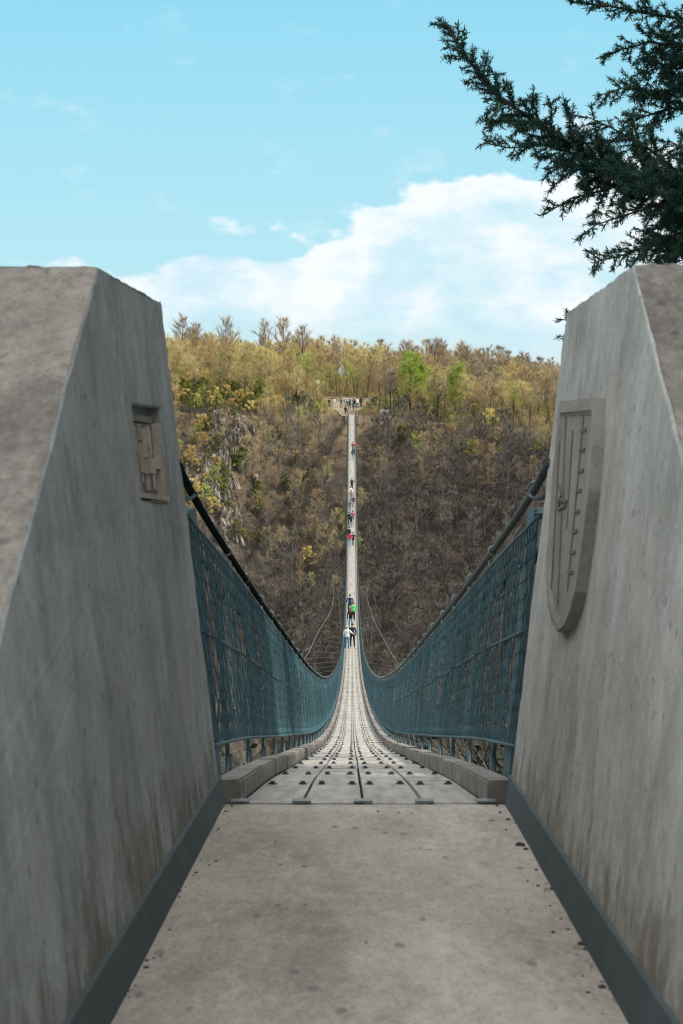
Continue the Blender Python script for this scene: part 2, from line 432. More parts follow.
def pylon(side):
    L = side < 0
    root = empty('concrete_pylon', (-1.1 if L else 1.2, 6, -1.4))
    if L: tag(root, 'raked grey concrete pylon left of the walkway, with a broken niche in its face', 'pylon')
    else: tag(root, 'raked pale concrete pylon with a raised stone shield on its inner face, below the conifer', 'pylon')
    ft, bt = (5.97, .388), (8.05, .3915 if L else .355)
    if not L: ft = (6.03, .397)
    prof = [(1.7, -1.045 if L else -1.08), ft, bt, (8.05, -1.9), (1.7, -1.5)]
    if L: prof[0] = (ft[0] - 3.0 * 1.43, ft[1] - 1.43); prof[4] = (prof[0][0], -1.5)
    else: prof[0] = (ft[0] - 2.8 * 1.45, ft[1] - 1.45); prof[4] = (prof[0][0], -1.5)
    bm = bmesh.new()
    inn = [bm.verts.new((planeX(side, y, z), y, z)) for y, z in prof]
    out = [bm.verts.new((side * 1.95, y, z)) for y, z in prof]
    n = 5
    for i in range(n):
        j = (i + 1) % n
        f = bm.faces.new((inn[i], inn[j], out[j], out[i]))
        if i == 0: f.material_index = 1
    bm.faces.new(out[::-1])
    extra = None
    if L:
        H = [on_plane(-1, *p) for p in ((131.5, 404), (160.5, 408), (169.5, 504), (141, 499.5))]   # near-top, far-top, far-bottom, near-bottom
        h = [bm.verts.new(p) for p in H]
        nrm = Vector((-1, 0, -.12)).normalized()
        hb = [bm.verts.new(p + nrm * .05) for p in H]
        # ring of faces round the niche
        bm.faces.new((inn[0], inn[1], h[0], h[3]))
        bm.faces.new((inn[1], inn[2], h[1], h[0]))
        bm.faces.new((inn[2], inn[3], h[2], h[1]))
        bm.faces.new((inn[3], inn[4], h[3], h[2]))
        bm.faces.new((inn[4], inn[0], h[3]))
        for i in range(4):
            j = (i + 1) % 4
            bm.faces.new((h[i], h[j], hb[j], hb[i]))
        bm.faces.new(hb)
        extra = (H, nrm)
    else:
        bm.faces.new(inn)
    bmesh.ops.recalc_face_normals(bm, faces=bm.faces)
    es = [e for e in bm.edges if len(e.link_faces) == 2 and e.calc_face_angle(0) > .3 and not (L and all(v in h + hb for v in e.verts))]
    es0 = [e for e in es if e.calc_length() > .5]
    res = bmesh.ops.subdivide_edges(bm, edges=es0, cuts=60)
    for q in [x for x in res['geom_inner'] if isinstance(x, bmesh.types.BMVert)]:
        p = q.co
        q.co = p + Vector((noise.noise(p * 9), noise.noise(p * 9 + Vector((7, 0, 0))), noise.noise(p * 9 + Vector((0, 9, 0))))) * .004 + Vector((noise.noise(p * 40), noise.noise(p * 40 + Vector((7, 0, 0))), noise.noise(p * 40 + Vector((0, 9, 0))))) * .003
    es = [e for e in bm.edges if len(e.link_faces) == 2 and e.calc_face_angle(0) > .3 and not (L and all(v in h + hb for v in e.verts))]
    bmesh.ops.bevel(bm, geom=es, offset=.005, segments=1, profile=.5, affect='EDGES')
    me = bpy.data.meshes.new('body'); bm.to_mesh(me); bm.free()
    me.materials.append(M_conc if L else M_conc_r); me.materials.append(M_rake)
    link('body', me, root)
    # coated strip along the foot of the inner face
    mb = MB()
    ya, yb = 1.9, 8.055
    pts = []
    for Y in (ya, yb):
        hb_ = .112 if Y == ya else .100
        z0 = zf(Y) - .05
        pts.append([(planeX(side, Y, z0) - side * .0, Y, z0), (planeX(side, Y, z0) - side * .016, Y, z0),
                    (planeX(side, Y, zf(Y) + hb_) - side * .010, Y, zf(Y) + hb_), (planeX(side, Y, zf(Y) + hb_) + side * .002, Y, zf(Y) + hb_ + .004)])
    mb.hexa(pts[0], pts[1])
    mb.build('skirting', M_skirt, root)
    return root, extra

pyl, (H, nrm) = pylon(-1)
pyr, _ = pylon(1)

# broken relief inside the niche
def lerp(a, b, t): return a + (b - a) * t
def nuv(u, v, dpt):      # u: near -> far, v: top -> bottom
    return lerp(lerp(H[0], H[1], u), lerp(H[3], H[2], u), v) + nrm * dpt
mb = MB()
rr = random.Random(5)
def rib(u0, u1, v0, v1, d0):
    a = [nuv(u0, v0, .0495), nuv(u1, v0, .0495), nuv(u1, v1, .0495), nuv(u0, v1, .0495)]
    b_ = [nuv(u0 + .008, v0 + .006, d0), nuv(u1 - .008, v0 + .006, d0), nuv(u1 - .008, v1 - .006, d0), nuv(u0 + .008, v1 - .006, d0)]
    mb.hexa(a, b_)
rib(.01, .99, .075, .155, .030)                       # lintel below the shadow gap
k0 = len(mb.m); rib(.02, .82, .17, .915, .020)
for i in range(k0, len(mb.m)): mb.m[i] = 1            # dark ground of the relief, stands in for shade between the ribs
for u, v0, v1, wd in ((.06, .26, .84, .05), (.17, .20, .915, .075), (.30, .18, .80, .06), (.43, .22, .88, .085), (.57, .18, .70, .055), (.68, .24, .86, .06)):
    v = v0
    while v < v1:
        ve = min(v1, v + rr.uniform(.16, .34)); w_ = wd * rr.uniform(.7, 1.25)
        rib(u + rr.uniform(-.012, .012), u + w_, v + rr.uniform(0, .02), ve, rr.uniform(.010, .016)); v = ve
v = .16
while v < .92:
    ve = min(.92, v + rr.uniform(.12, .26)); rib(.81 + rr.uniform(-.02, .05), .995, v - .004, ve + .004, rr.uniform(.004, .010)); v = ve
rib(.01, .98, .92, .985, -.004); rib(.3, .72, .99, 1.01, -.006)
mb.build('relief', [M_niche, M_groove], pyl)

# stone shield on the right pylon
outl = [(559.5, 401.5), (594.6, 397), (592.5, 446), (588.6, 491), (584, 528), (578.8, 565), (575, 591), (569.6, 612), (563, 627.5),
        (556.5, 632), (551, 623), (547, 604), (545.8, 565), (548.5, 525), (552.4, 472), (556.4, 433)]
T = .034
fr = [on_plane(1, p[0], p[1], T) for p in outl]
nr = Vector((1, 0, -.119)).normalized()
ctr = sum(fr, Vector()) / len(fr)
bm = bmesh.new()
f0 = [bm.verts.new(p) for p in fr]
bk = [bm.verts.new(p + nr * (T + .01)) for p in fr]
ins = [bm.verts.new(lerp(p, ctr, .10)) for p in fr]
rec = [bm.verts.new(lerp(p, ctr, .115) + nr * .010) for p in fr]
n = len(fr)
for i in range(n):
    j = (i + 1) % n
    bm.faces.new((f0[i], f0[j], bk[j], bk[i]))
    bm.faces.new((f0[j], f0[i], ins[i], ins[j]))
    bm.faces.new((ins[j], ins[i], rec[i], rec[j]))
bm.faces.new(rec); bm.faces.new(bk[::-1])
bmesh.ops.recalc_face_normals(bm, faces=bm.faces)
es = [e for e in bm.edges if len(e.link_faces) == 2 and e.calc_face_angle(0) > .8]
bmesh.ops.bevel(bm, geom=es, offset=.004, segments=2, affect='EDGES')
me = bpy.data.meshes.new('shield'); bm.to_mesh(me); bm.free(); me.materials.append(M_plaque)
shield = link('shield', me, pyr)
tag(shield, 'raised stone shield with incised vertical lines and tick marks')
mb = MB()
def pz(x, y): return 530 + x / 3.79, 380 + y / 3.79
def bar(x0, y0, x1, y1, wd, hgt=.006, m=0):
    (a, b_), (c_, d_) = pz(x0, y0), pz(x1, y1)
    P, Q = on_plane(1, a, b_, T - .0095), on_plane(1, c_, d_, T - .0095)
    t = (Q - P).normalized(); s_ = t.cross(nr).normalized() * wd / 2
    A = [P - s_, P + s_, Q + s_, Q - s_]
    mb.hexa([p + nr * .004 for p in A], [p - nr * hgt for p in A], m)
bar(120, 130, 80, 830, .014, .003); bar(138, 130, 107, 840, .014, .003); bar(163, 195, 141, 560, .012, .003)
bar(206, 128, 143, 800, .008, .003)
for (x, y) in ((200, 190), (195, 265), (190, 345), (182, 420), (175, 500), (166, 575), (158, 655), (150, 730)):
    bar(x - 6, y, x + 14, y - 2, .010, .003)
for (x, y, dx, dy) in ((112, 400, 22, 60), (122, 430, -14, 60), (104, 450, 40, 10), (108, 490, 30, -14), (126, 396, 8, 90)):
    bar(x, y, x + dx, y + dy, .010, .005)
mb.build('line_relief', M_groove, shield)

# ------------------------------------------------------------------ footbridge
br = empty('suspension_footbridge', (xd(8), 8.06, zd(8.06)))
tag(br, 'long sagging suspension footbridge of pale planks with blue wire nets crossing the valley', 'footbridge')

def frame(Y, dx=0, dz=0):
    s = slope(Y); a = math.atan(s)
    return Matrix.Translation((xd(Y) + dx, Y, zd(Y) + dz)) @ Matrix.Rotation(a, 4, 'X')

def spread(name, me, mats, keep, parent, base=br):
    """nearest 'keep' copies as single parts, the rest as one part"""
    for M in mats[:keep]:
        o = bpy.data.objects.new(name, me); COL.objects.link(o); o.parent = parent
        o.matrix_parent_inverse = Matrix.Translation(-base.location)
        o.matrix_basis = M
    rest = mats[keep:]
    if not rest: return
    nv = len(me.vertices); co = np.empty(nv * 3, np.float32); me.vertices.foreach_get('co', co); co = co.reshape(-1, 3)
    mb = MB()
    polys = [tuple(p.vertices) for p in me.polygons]; mi = [p.material_index for p in me.polygons]
    for M in rest:
        A = np.array(M); P = co @ A[:3, :3].T + A[:3, 3]
        o = len(mb.v); mb.v.extend(map(tuple, P))
        mb.f.extend(tuple(i + o for i in f) for f in polys); mb.m.extend(mi); mb.sm.extend([False] * len(polys))
    ob = link(name, mb.mesh(name + '_far', list(me.materials)), parent)
    if base is not parent: ob.matrix_parent_inverse = Matrix.Translation(-base.location)
    ob['kind'] = 'stuff'

# deck: four rows of planks, 4 m long with open joints
mb = MB()
BW, GAP = .225, .013
for r_ in range(4):
    x0 = -.45 + r_ * BW + GAP / 2; x1 = x0 + BW - GAP
    y = Y0 - (0, 2, 0, 2)[r_]; y = Y0 if y < Y0 else y
    first = True
    while y < Y1:
        ln = (4.0 if not first else (3.9, 1.95, 3.9, 2.6)[r_]); first = False
        ye = min(Y1, y + ln)
        jx = rnd.uniform(-.003, .003); jz = rnd.uniform(-.004, .004)
        k = max(1, int(round((ye - y) / 1.0)))
        for i in range(k):
            a, c_ = y + (ye - y) * i / k + (.004 if i == 0 else 0), y + (ye - y) * (i + 1) / k - (.004 if i == k - 1 else 0)
            P = []
            for yy in (a, c_):
                X = xd(yy) + jx; Z = zd(yy) + jz
                P.append([(X + x0, yy, Z - .045), (X + x1, yy, Z - .045), (X + x1, yy, Z), (X + x0, yy, Z)])
            mb.hexa(P[0], P[1])
        y = ye
deck = mb.build('deck', M_deck, br)

ST = [10.0 + 2 * i for i in range(181)]
ST = [s for s in ST if s < Y1]
bb = MB()
bb.box((0, 0, .004), (.030, .030, .006)); bb.tube([(0, 0, .006), (0, 0, .017)], [.0125, .0115], 6, smooth=False)
bolt = bb.mesh('bolt', M_bolt)
bm_ = []
for Y in ST:
    for r_ in range(4):
        for q in (.045, .18):
            bm_.append(frame(Y + rnd.uniform(-.03, .03), -.45 + r_ * BW + q + rnd.uniform(-.008, .008), .002) @ Matrix.Rotation(rnd.random() * 3, 4, 'Z'))
spread('bolt', bolt, bm_, 100, br)

kb = bmesh.new(); bmesh.ops.create_cube(kb, size=1)
bmesh.ops.scale(kb, vec=(.105, 1.985, .092), verts=kb.verts)
bmesh.ops.bevel(kb, geom=list(kb.edges), offset=.008, segments=2, affect='EDGES')
kerb = bpy.data.meshes.new('kerb_beam'); kb.to_mesh(kerb); kb.free(); kerb.materials.append(M_kerb)
km = []
y = 8.10
while y < Y1 - 1.5:
    ln = 2.0
    for s in (-1, 1):
        km.append(frame(y + 1.0, s * (.455 + .053) + rnd.uniform(-.006, .006), .038 + rnd.uniform(-.006, .006)) @ Matrix.Rotation(rnd.uniform(-.003, .003), 4, 'Z'))
    y += ln
spread('kerb_beam', kerb, km, 100, br)

cb_ = MB(); cb_.box((0, 0, -.11), (1.62, .08, .12))
spread('cross_beam', cb_.mesh('cross_beam', M_steel), [frame(Y) for Y in ST], 90, br)

# net geometry: offset from the axis and height above the deck
def off(h): return .555 + .095 * (h / 1.05)
HB, HT = .205, 1.06
def side_pt(s, Y, h, extra=0.): return Vector((xd(Y) + s * (off(h) + extra), Y, zd(Y) + h))
def hcab(Y): return 1.135 + .11 * math.exp(-(Y - 8) / 1.5) + .11 * math.exp(-(Y1 - Y) / 1.5)

# hangers with feet
for s in (-1, 1):
    pass
hang_m = []
def hanger_mesh(s):
    mb = MB()
    mb.tube([(s * .60, 0, -.16), (s * (off(.25) + .03), 0, .22), (s * (off(1.0) + .03), 0, 1.0)], [.011, .011, .006], 6)
    mb.tube([(s * .60, -.07, -.06), (s * .595, 0, .14)], .012, 5); mb.tube([(s * .60, .07, -.06), (s * .595, 0, .14)], .012, 5)
    mb.box((s * .60, 0, -.045), (.09, .18, .018))
    return mb.mesh('hanger', M_steel)
def vframe(Y): return Matrix.Translation((xd(Y), Y, zd(Y)))
for s in (-1, 1):
    spread('hanger', hanger_mesh(s), [vframe(Y) for Y in ST], 50, br)

def clamp_mesh(s):
    mb = MB()
    c0 = Vector((s * (off(1.13) + .012), 0, 1.135))
    ring = [c0 + Vector((math.cos(a) * .0215, 0, math.sin(a) * .022)) for a in np.linspace(0, 2 * math.pi, 13)]
    mb.tube(ring, .006, 5, cap=False)
    return mb.mesh('clamp', M_galv)
def loop_mesh(s):
    mb = MB(); c0 = Vector((s * (off(1.13) + .012), 0, 1.135))
    loop = [c0 + Vector((0, .05 + math.cos(a) * .03, -.06 + math.sin(a) * .035)) for a in np.linspace(.6, 2 * math.pi - .4, 11)]
    mb.tube(loop, .0038, 5)
    return mb.mesh('net_loop', M_galv)
for s in (-1, 1):
    spread('clamp', clamp_mesh(s), [frame(Y + .9) for Y in ST], 50, br)
    spread('net_loop', loop_mesh(s), [frame(Y + 1.2) for Y in ST], 50, br)

def along(fn, step=1.0, ya=Y0 + .1, yb=Y1):
    out = []; y = ya
    while y < yb:
        out.append(fn(y)); y += step * (.5 if y < 30 else 1 if y < 120 else 2.5)
    out.append(fn(yb)); return out
for s in (-1, 1):
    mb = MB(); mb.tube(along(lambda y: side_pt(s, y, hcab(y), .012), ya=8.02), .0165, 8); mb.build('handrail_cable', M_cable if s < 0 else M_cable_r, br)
    mb = MB(); mb.tube(along(lambda y: side_pt(s, y, 1.0 + .06 * math.sin(y * math.pi), .085)), .011, 6); mb.build('carrying_cable', M_cable, br)
    mb = MB(); mb.tube(along(lambda y: side_pt(s, y, HT)), .0075, 5); mb.build('net_edge_cable', M_wire, br)
    mb = MB(); mb.tube(along(lambda y: side_pt(s, y, .64, -.004)), .006, 5); mb.build('net_middle_cable', M_wire, br)
    mb = MB(); mb.tube(along(lambda y: side_pt(s, y, HB)), .008, 5); mb.build('net_edge_cable', M_wire, br)

# wire nets: interlocked zig-zag wires
def net(s):
    VV = []; FF = []; nv = 0
    def wire(P, r):
        nonlocal nv
        P = np.array(P); n = len(P)
        ring = np.array([[math.cos(a) * r, math.sin(a) * r, 0] for a in (0.5, 2.594, 4.689)])
        VV.append((P[:, None, :] + ring[None]).reshape(-1, 3))
        i = np.arange(n - 1)[:, None] * 3; k = np.arange(3)[None]; k2 = (k + 1) % 3
        FF.append((np.stack([i + k, i + k2, i + 3 + k2, i + 3 + k], -1).reshape(-1, 4)) + nv); nv += n * 3
    Y = Y0 + .12; i = 0
    while Y < Y1 - .3:
        if Y < 34: sp, nh, r = .075, 12, .0034
        elif Y < 90: sp, nh, r = .1, 10, .0040
        else: sp, nh, r = .25, 6, .0095
        fold = .014 * math.sin(Y * 2.1 + s) + .010 * math.sin(Y * 5.3) + .006 * math.sin(Y * 13.1)
        P = []
        for k in range(nh + 1):
            h = HB + (HT - HB) * k / nh
            bulge = math.sin(math.pi * k / nh)
            zz = (1 if (k + i) % 2 else -1) * sp * .52
            p = side_pt(s, Y + zz, h, fold * bulge)
            P.append(p)
        wire(P, r); Y += sp; i += 1
    # binding rows
    for k in range(1, 12):
        h = HB + (HT - HB) * k / 12
        P = []; Y = Y0 + .1
        while Y < Y1:
            P.append(side_pt(s, Y, h + .004 * math.sin(Y * 7 + k), .014 * math.sin(Y * 2.1 + s) * math.sin(math.pi * k / 12) - .004)); Y += .22 if Y < 34 else .7 if Y < 90 else 2.5
        wire(P, .0034 if k % 3 else .0044)
    return np_mesh('safety_net', np.concatenate(VV), np.concatenate(FF), M_wire)
for s in (-1, 1):
    link('safety_net', net(s), br)

# end frames beside the pylons
for Yf in (8.75, Y1 - .6):
    for s in (-1, 1):
        mb = MB(); r_ = .022
        q = 1 if Yf < 100 else -1
        pts = [(off(.0) + .01, -.1), (off(1.08) + .03, 1.125), (off(1.08) + .17, 1.125), (off(1.08) + .17, -.1)]
        P = [Vector((xd(Yf) + s * a, Yf, zd(Yf) + h)) for a, h in pts]
        for a, c_ in zip(P[:-1], P[1:]):
            d_ = (c_ - a); d_ = d_.normalized() * .02
            mb.tube([a - d_ * 0, c_ + d_ * .8], .024, 4, smooth=False)
        mb.build('end_frame', M_frame, br)
        mb = MB()
        c0 = side_pt(s, Yf - .1, hcab(Yf - .1), .012)
        ring = [c0 + Vector((s * (math.cos(a) * .034 + .012), -.02 * math.cos(a), math.sin(a) * .034)) for a in np.linspace(-2.6, 2.3, 14)]
        mb.tube(ring, .008, 6)
        mb.tube([c0 + Vector((s * .03, 0, -.03)), c0 + Vector((s * .12, .02, -.035))], .01, 6)
        mb.build('shackle', M_galv, br)

# cover plates at the board joints on the sill
for i in range(5):
    mb = MB(); mb.box((xd(8.05) - .45 + i * BW, 8.075, zd(8.05) + .007), (.07, .06, .006)); mb.build('cover_plate', M_plate, br)

# wind cables with ties
WC = {-1: [(-24, 40, -19), (-13, 70, -16.4), (-7, 105, -15.4), (-4.4, 130, -15.9), (-3.03, 150, -16.8), (-2.6, 168, -17.2), (-1.84, 188, -17.5), (-1.65, 208, -18.0),
           (-1.7, 222, -18.35), (-2.0, 238, -18.85), (-3.3, 265, -20.1), (-6.5, 285, -21.2), (-15, 315, -25), (-26, 345, -26)],
      1: [(24, 40, -19), (13, 70, -16.4), (7, 105, -15.4), (4.4, 130, -15.9), (3.17, 148, -17.0), (2.66, 158, -16.95), (2.1, 176, -17.3), (1.76, 198, -17.9),
          (1.65, 220, -18.4), (2.0, 238, -18.85), (3.3, 265, -20.1), (6.5, 285, -21.2), (15, 315, -25), (26, 345, -26)]}
for s in (-1, 1):
    kn = WC[s]; fx = spline([(k[1], k[0]) for k in kn]); fz = spline([(k[1], k[2]) for k in kn])
    P = [(fx(y), y, fz(y)) for y in np.arange(40, 345.1, 4.0)]
    mb = MB(); mb.tube(P, [.012 if p[1] < 215 else .006 for p in P], 5); mb.build('wind_cable', M_windc, br)
    for y in np.arange(112, 262, 6.0):
        mb = MB(); mb.tube([(fx(y), y, fz(y)), (xd(y) + s * .78, y + 2.5, zd(y + 2.5) - .1)], .0055, 4); mb.build('wind_tie', M_windc, br)

# ------------------------------------------------------------------ pebbles on the walkway
peb = []
for k in range(3):
    bm = bmesh.new(); bmesh.ops.create_icosphere(bm, subdivisions=2, radius=1)
    for vv in bm.verts:
        vv.co *= 1 + .35 * noise.noise(vv.co * 1.3 + Vector((k * 5, 0, 0))); vv.co.z *= .6
    me = bpy.data.meshes.new('pebble'); bm.to_mesh(me); bm.free(); me.materials.append(M_stone); peb.append(me)
spots = []
for (px, py, r_) in ((520, 846, 4.2), (526, 850, 2.6), (508, 820, 2.2), (516, 824, 1.6), (553, 889, 2.6), (536, 870, 1.6), (553, 933, 2.2), (582, 945, 4.2), (586, 950, 3.2), (568, 930, 1.8), (602, 988, 3.6), (588, 993, 2.2), (512, 807, 1.5), (497, 806, 1.5), (617, 992, 2), (573, 920, 1.8), (538, 886, 1.5)):
    spots.append((px, py, r_, 'dark pebble among the grit along the foot of the shield pylon'))
for (px, py, r_) in ((124, 996, 3), (113, 1013, 3), (147, 961, 2), (146, 968, 2.3), (226, 812, 1.8), (196, 873, 1.6), (232, 806, 1.5), (170, 930, 1.4)):
    spots.append((px, py, r_, 'dark pebble along the foot of the niche pylon'))
for (px, py, r_) in ((378, 812, 1.4), (399, 813, 1.3), (366, 943, 1.3), (305, 905, 1.2), (455, 905, 1.2), (430, 850, 1.1), (280, 865, 1.1)):
    spots.append((px, py, r_, 'tiny dark pebble on the middle of the concrete walkway'))
for k in range(60):
    py = 808 + 210 * rnd.random() ** .8; t = (py - 803) / 221.
    if rnd.random() < .6: spots.append((508 + 129 * t - abs(rnd.gauss(0, 9)) * (1 + t) - 2, py, rnd.uniform(.7, 1.7), 'tiny dark grit stone along the foot of the shield pylon'))
    else: spots.append((222 - 117 * t + abs(rnd.gauss(0, 7)) * (1 + t) + 2, py, rnd.uniform(.7, 1.5), 'tiny dark grit stone along the foot of the niche pylon'))
for i, (px, py, r_, lb) in enumerate(spots):
    Y = .945 / ((py - VY) / F - .0613); 
    o = bpy.data.objects.new('pebble', peb[i % 3]); COL.objects.link(o)
    sc = r_ * Y / F
    o.location = ((px - VX) / F * Y, Y, zf(Y) + sc * .35); o.scale = (sc * rnd.uniform(.9, 1.2), sc * rnd.uniform(.9, 1.3), sc)
    o.rotation_euler = (0, 0, rnd.random() * 6)
    tag(o, lb, 'pebble', 'pebbles on the walkway')

# ------------------------------------------------------------------ deciduous trees
M_bark = simple_mat('tree_bark', (.10, .092, .085), .9, 0, .1, .35, 3, .6)
M_twig = simple_mat('bare_twigs', (.135, .120, .108), .9, 0, .1, .35, .6, .4)  # dark tone takes the place of a cloud shadow over the valley slope
M_twig2 = simple_mat('pale_twigs', (.35, .28, .20), .9, 0, .1, .25, .6, .25)
def leaf_mat(name, col, var, trans):
    m, g, b, co = material(name, .6, 0, .2)
    oi = g.new('ShaderNodeObjectInfo')
    f = g.noise(co, .9, 3)
    c = g.ramp(f, [(.3, tuple(k * .65 for k in col)), (.7, tuple(k * 1.3 for k in col))])
    hs = g.new('ShaderNodeHueSaturation'); g.put(hs.inputs['Color'], c)
    g.put(hs.inputs['Value'], g.math('MULTIPLY_ADD', oi.outputs['Random'], 2 * var, 1 - var))
    g.put(hs.inputs['Hue'], g.math('MULTIPLY_ADD', oi.outputs['Random'], .04, .48))
    c = hs.outputs[0]
    g.l.new(c, b.inputs['Base Color'])
    tr = g.new('ShaderNodeBsdfTranslucent'); g.put(tr.inputs['Color'], c)
    mx = g.new('ShaderNodeMixShader'); mx.inputs[0].default_value = trans
    g.l.new(b.outputs[0], mx.inputs[1]); g.l.new(tr.outputs[0], mx.inputs[2])
    g.l.new(mx.outputs[0], g.n['Material Output'].inputs['Surface'])
    return m
M_bud = leaf_mat('budding_leaves', (.58, .45, .17), .25, .5)
M_budg = leaf_mat('yellow_green_leaves', (.36, .40, .095), .25, .45)
M_green = leaf_mat('fresh_green_leaves', (.26, .33, .04), .15, .45)
M_dkleaf = leaf_mat('dark_leaves', (.028, .045, .022), .3, .1)
M_olive = leaf_mat('olive_leaves', (.15, .165, .045), .3, .3)

def tree_meshes(seed, h, nl, crown0, spread_, ntw, nleaf, leafsz, twig_m, leaf_m, up=.55, thick=1., tw=.0036, nsub=4):
    rr = random.Random(seed)
    tr = MB(); cr = MB()
    ax, ay = rr.uniform(-.05, .05), rr.uniform(-.05, .05)
    def tp(t): return Vector((ax * h * t + .015 * h * math.sin(5 * t + seed), ay * h * t + .015 * h * math.cos(4 * t + seed), h * t * .97 - (.3 if t == 0 else 0)))
    N = 7
    tr.tube([tp(i / N) for i in range(N + 1)], [(.0125 * (1 - i / N) ** .8 + .0018) * h * thick for i in range(N + 1)], 6)
    tips = []
    for i in range(nl):
        t = crown0 + (1 - crown0) * ((i + rr.random()) / nl)
        p = tp(t); a = i * 2.4 + rr.uniform(-.5, .5)
        ln = spread_ * h * (1.05 - .75 * ((t - crown0) / (1 - crown0)) ** 1.3) * rr.uniform(.7, 1.15)
        d = Vector((math.cos(a), math.sin(a), rr.uniform(.6, 1.2) * up * 1.8)).normalized()
        pts = [p]; q = p.copy()
        for k in range(3):
            q = q + d * ln / 3
            d = (d + Vector((rr.uniform(-.3, .3), rr.uniform(-.3, .3), rr.uniform(.0, .35)))).normalized()
            pts.append(q.copy())
        r0 = .0055 * h * thick * (1.2 - t)
        tr.tube(pts, [r0 + .002 * h * .5, r0 * .75, r0 * .5, .0012 * h], 4, cap=False)
        for k in range(nsub):
            b0 = lerp(pts[1], pts[3], rr.random()); 
            dd = (d + Vector((rr.uniform(-1, 1), rr.uniform(-1, 1), rr.uniform(-.1, .8)))).normalized()
            e = b0 + dd * ln * rr.uniform(.3, .55)
            tr.tube([b0, lerp(b0, e, .5) + Vector((0, 0, .01 * h)), e], [.0022 * h, .0016 * h, .0008 * h], 3, cap=False)
            tips.append((b0, e))
        tips.append((pts[1], pts[3]))
    ends = []
    for i in range(ntw):
        a, b_ = rr.choice(tips); p = lerp(a, b_, rr.uniform(.2, 1.05))
        d = ((b_ - a).normalized() + Vector((rr.uniform(-1, 1), rr.uniform(-1, 1), rr.uniform(-.5, 1)))).normalized()
        ln = h * rr.uniform(.04, .095); e = p + d * ln
        sd_ = d.cross(Vector((rr.uniform(-1, 1), rr.uniform(-1, 1), rr.uniform(-1, 1)))).normalized() * tw * h * .5
        cr.add([p - sd_, p + sd_, e], [(0, 1, 2)], 0)
        ends.append((p, e))
    for i in range(nleaf):
        p, e = rr.choice(ends); c_ = lerp(p, e, rr.uniform(.3, 1.1)) + Vector((rr.gauss(0, .024), rr.gauss(0, .024), rr.gauss(0, .024))) * h
        a_ = Vector((rr.gauss(0, 1), rr.gauss(0, 1), rr.gauss(0, 1))).normalized(); b2 = a_.cross(Vector((rr.gauss(0, 1), rr.gauss(0, 1), rr.gauss(0, 1)))).normalized()
        s_ = leafsz * rr.uniform(.6, 1.3)
        cr.add([c_ - a_ * s_, c_ + b2 * s_ * .6, c_ + a_ * s_, c_ - b2 * s_ * .6], [(0, 1, 2, 3)], 1)
    return tr.mesh('trunk', M_bark), cr.mesh('crown', [twig_m, leaf_m])

BARE = [tree_meshes(s, 7.6, 15, .18, .36, 1900, 0, .07, M_twig, M_twig, up=.6, tw=.0052) for s in range(5)]
BUD = [tree_meshes(20 + s, 8.3, 17, .24, .36, 1300, 2300, .062, M_twig2, M_bud, up=.6) for s in range(4)]
BUDG = [tree_meshes(40 + s, 7.6, 15, .22, .36, 600, 2400, .075, M_twig2, M_budg) for s in range(2)]
GREEN = [tree_meshes(60 + s, 8.5, 17, .18, .30, 300, 3600, .10, M_twig2, M_green) for s in range(2)]
HILL = [tree_meshes(300 + s, 8.6, 17, .32, .32, 1900, 500, .045, M_twig2, M_bud, up=.75, tw=.0032, nsub=6) for s in range(4)]
GOLD = [tree_meshes(320 + s, 7.6, 15, .18, .36, 1300, 900, .06, M_twig2, M_bud, up=.6, tw=.0045) for s in range(3)]  # pale golden colours imitate sunlight on the upper slope trees
SLIM = [tree_meshes(340 + s, 10.0, 26, .25, .085, 1500, 0, .05, M_twig, M_twig, up=.7, tw=.0011, thick=.6) for s in range(3)]
TALL = [tree_meshes(80 + s, 11.0, 20, .42, .34, 2300, 0, .06, M_twig2, M_twig2, up=.8, tw=.0018, nsub=7) for s in range(3)]
NEARSH = [tree_meshes(130 + s, 2.6, 16, .05, .22, 700, 1500, .016, M_twig, M_dkleaf, up=.9, tw=.0022) for s in range(2)]
SHRUB = [tree_meshes(100 + s, 2.6, 12, .05, .5, 120, 700, .085, M_twig, (M_budg, M_olive, M_green, M_bud)[s], up=.45, thick=1.3) for s in range(4)]

TREES = []
def place(kind, meshes, X, Y, sc, label, cat, group, name):
    root = empty(name, (X, Y, ground(X, Y)))
    root.rotation_euler = (rnd.uniform(-.05, .05), rnd.uniform(-.05, .05), rnd.uniform(0, 6.28))
    root.scale = (sc * rnd.uniform(.9, 1.15), sc * rnd.uniform(.9, 1.15), sc)
    t, c_ = meshes
    local('trunk', t, root); local('crown', c_, root)
    tag(root, label, cat, group)

def in_view(X, Y, z=0):
    px = VX + X / Y * F
    return 150 < px < 575
def side_word(X): return 'left' if X < 0 else 'right'

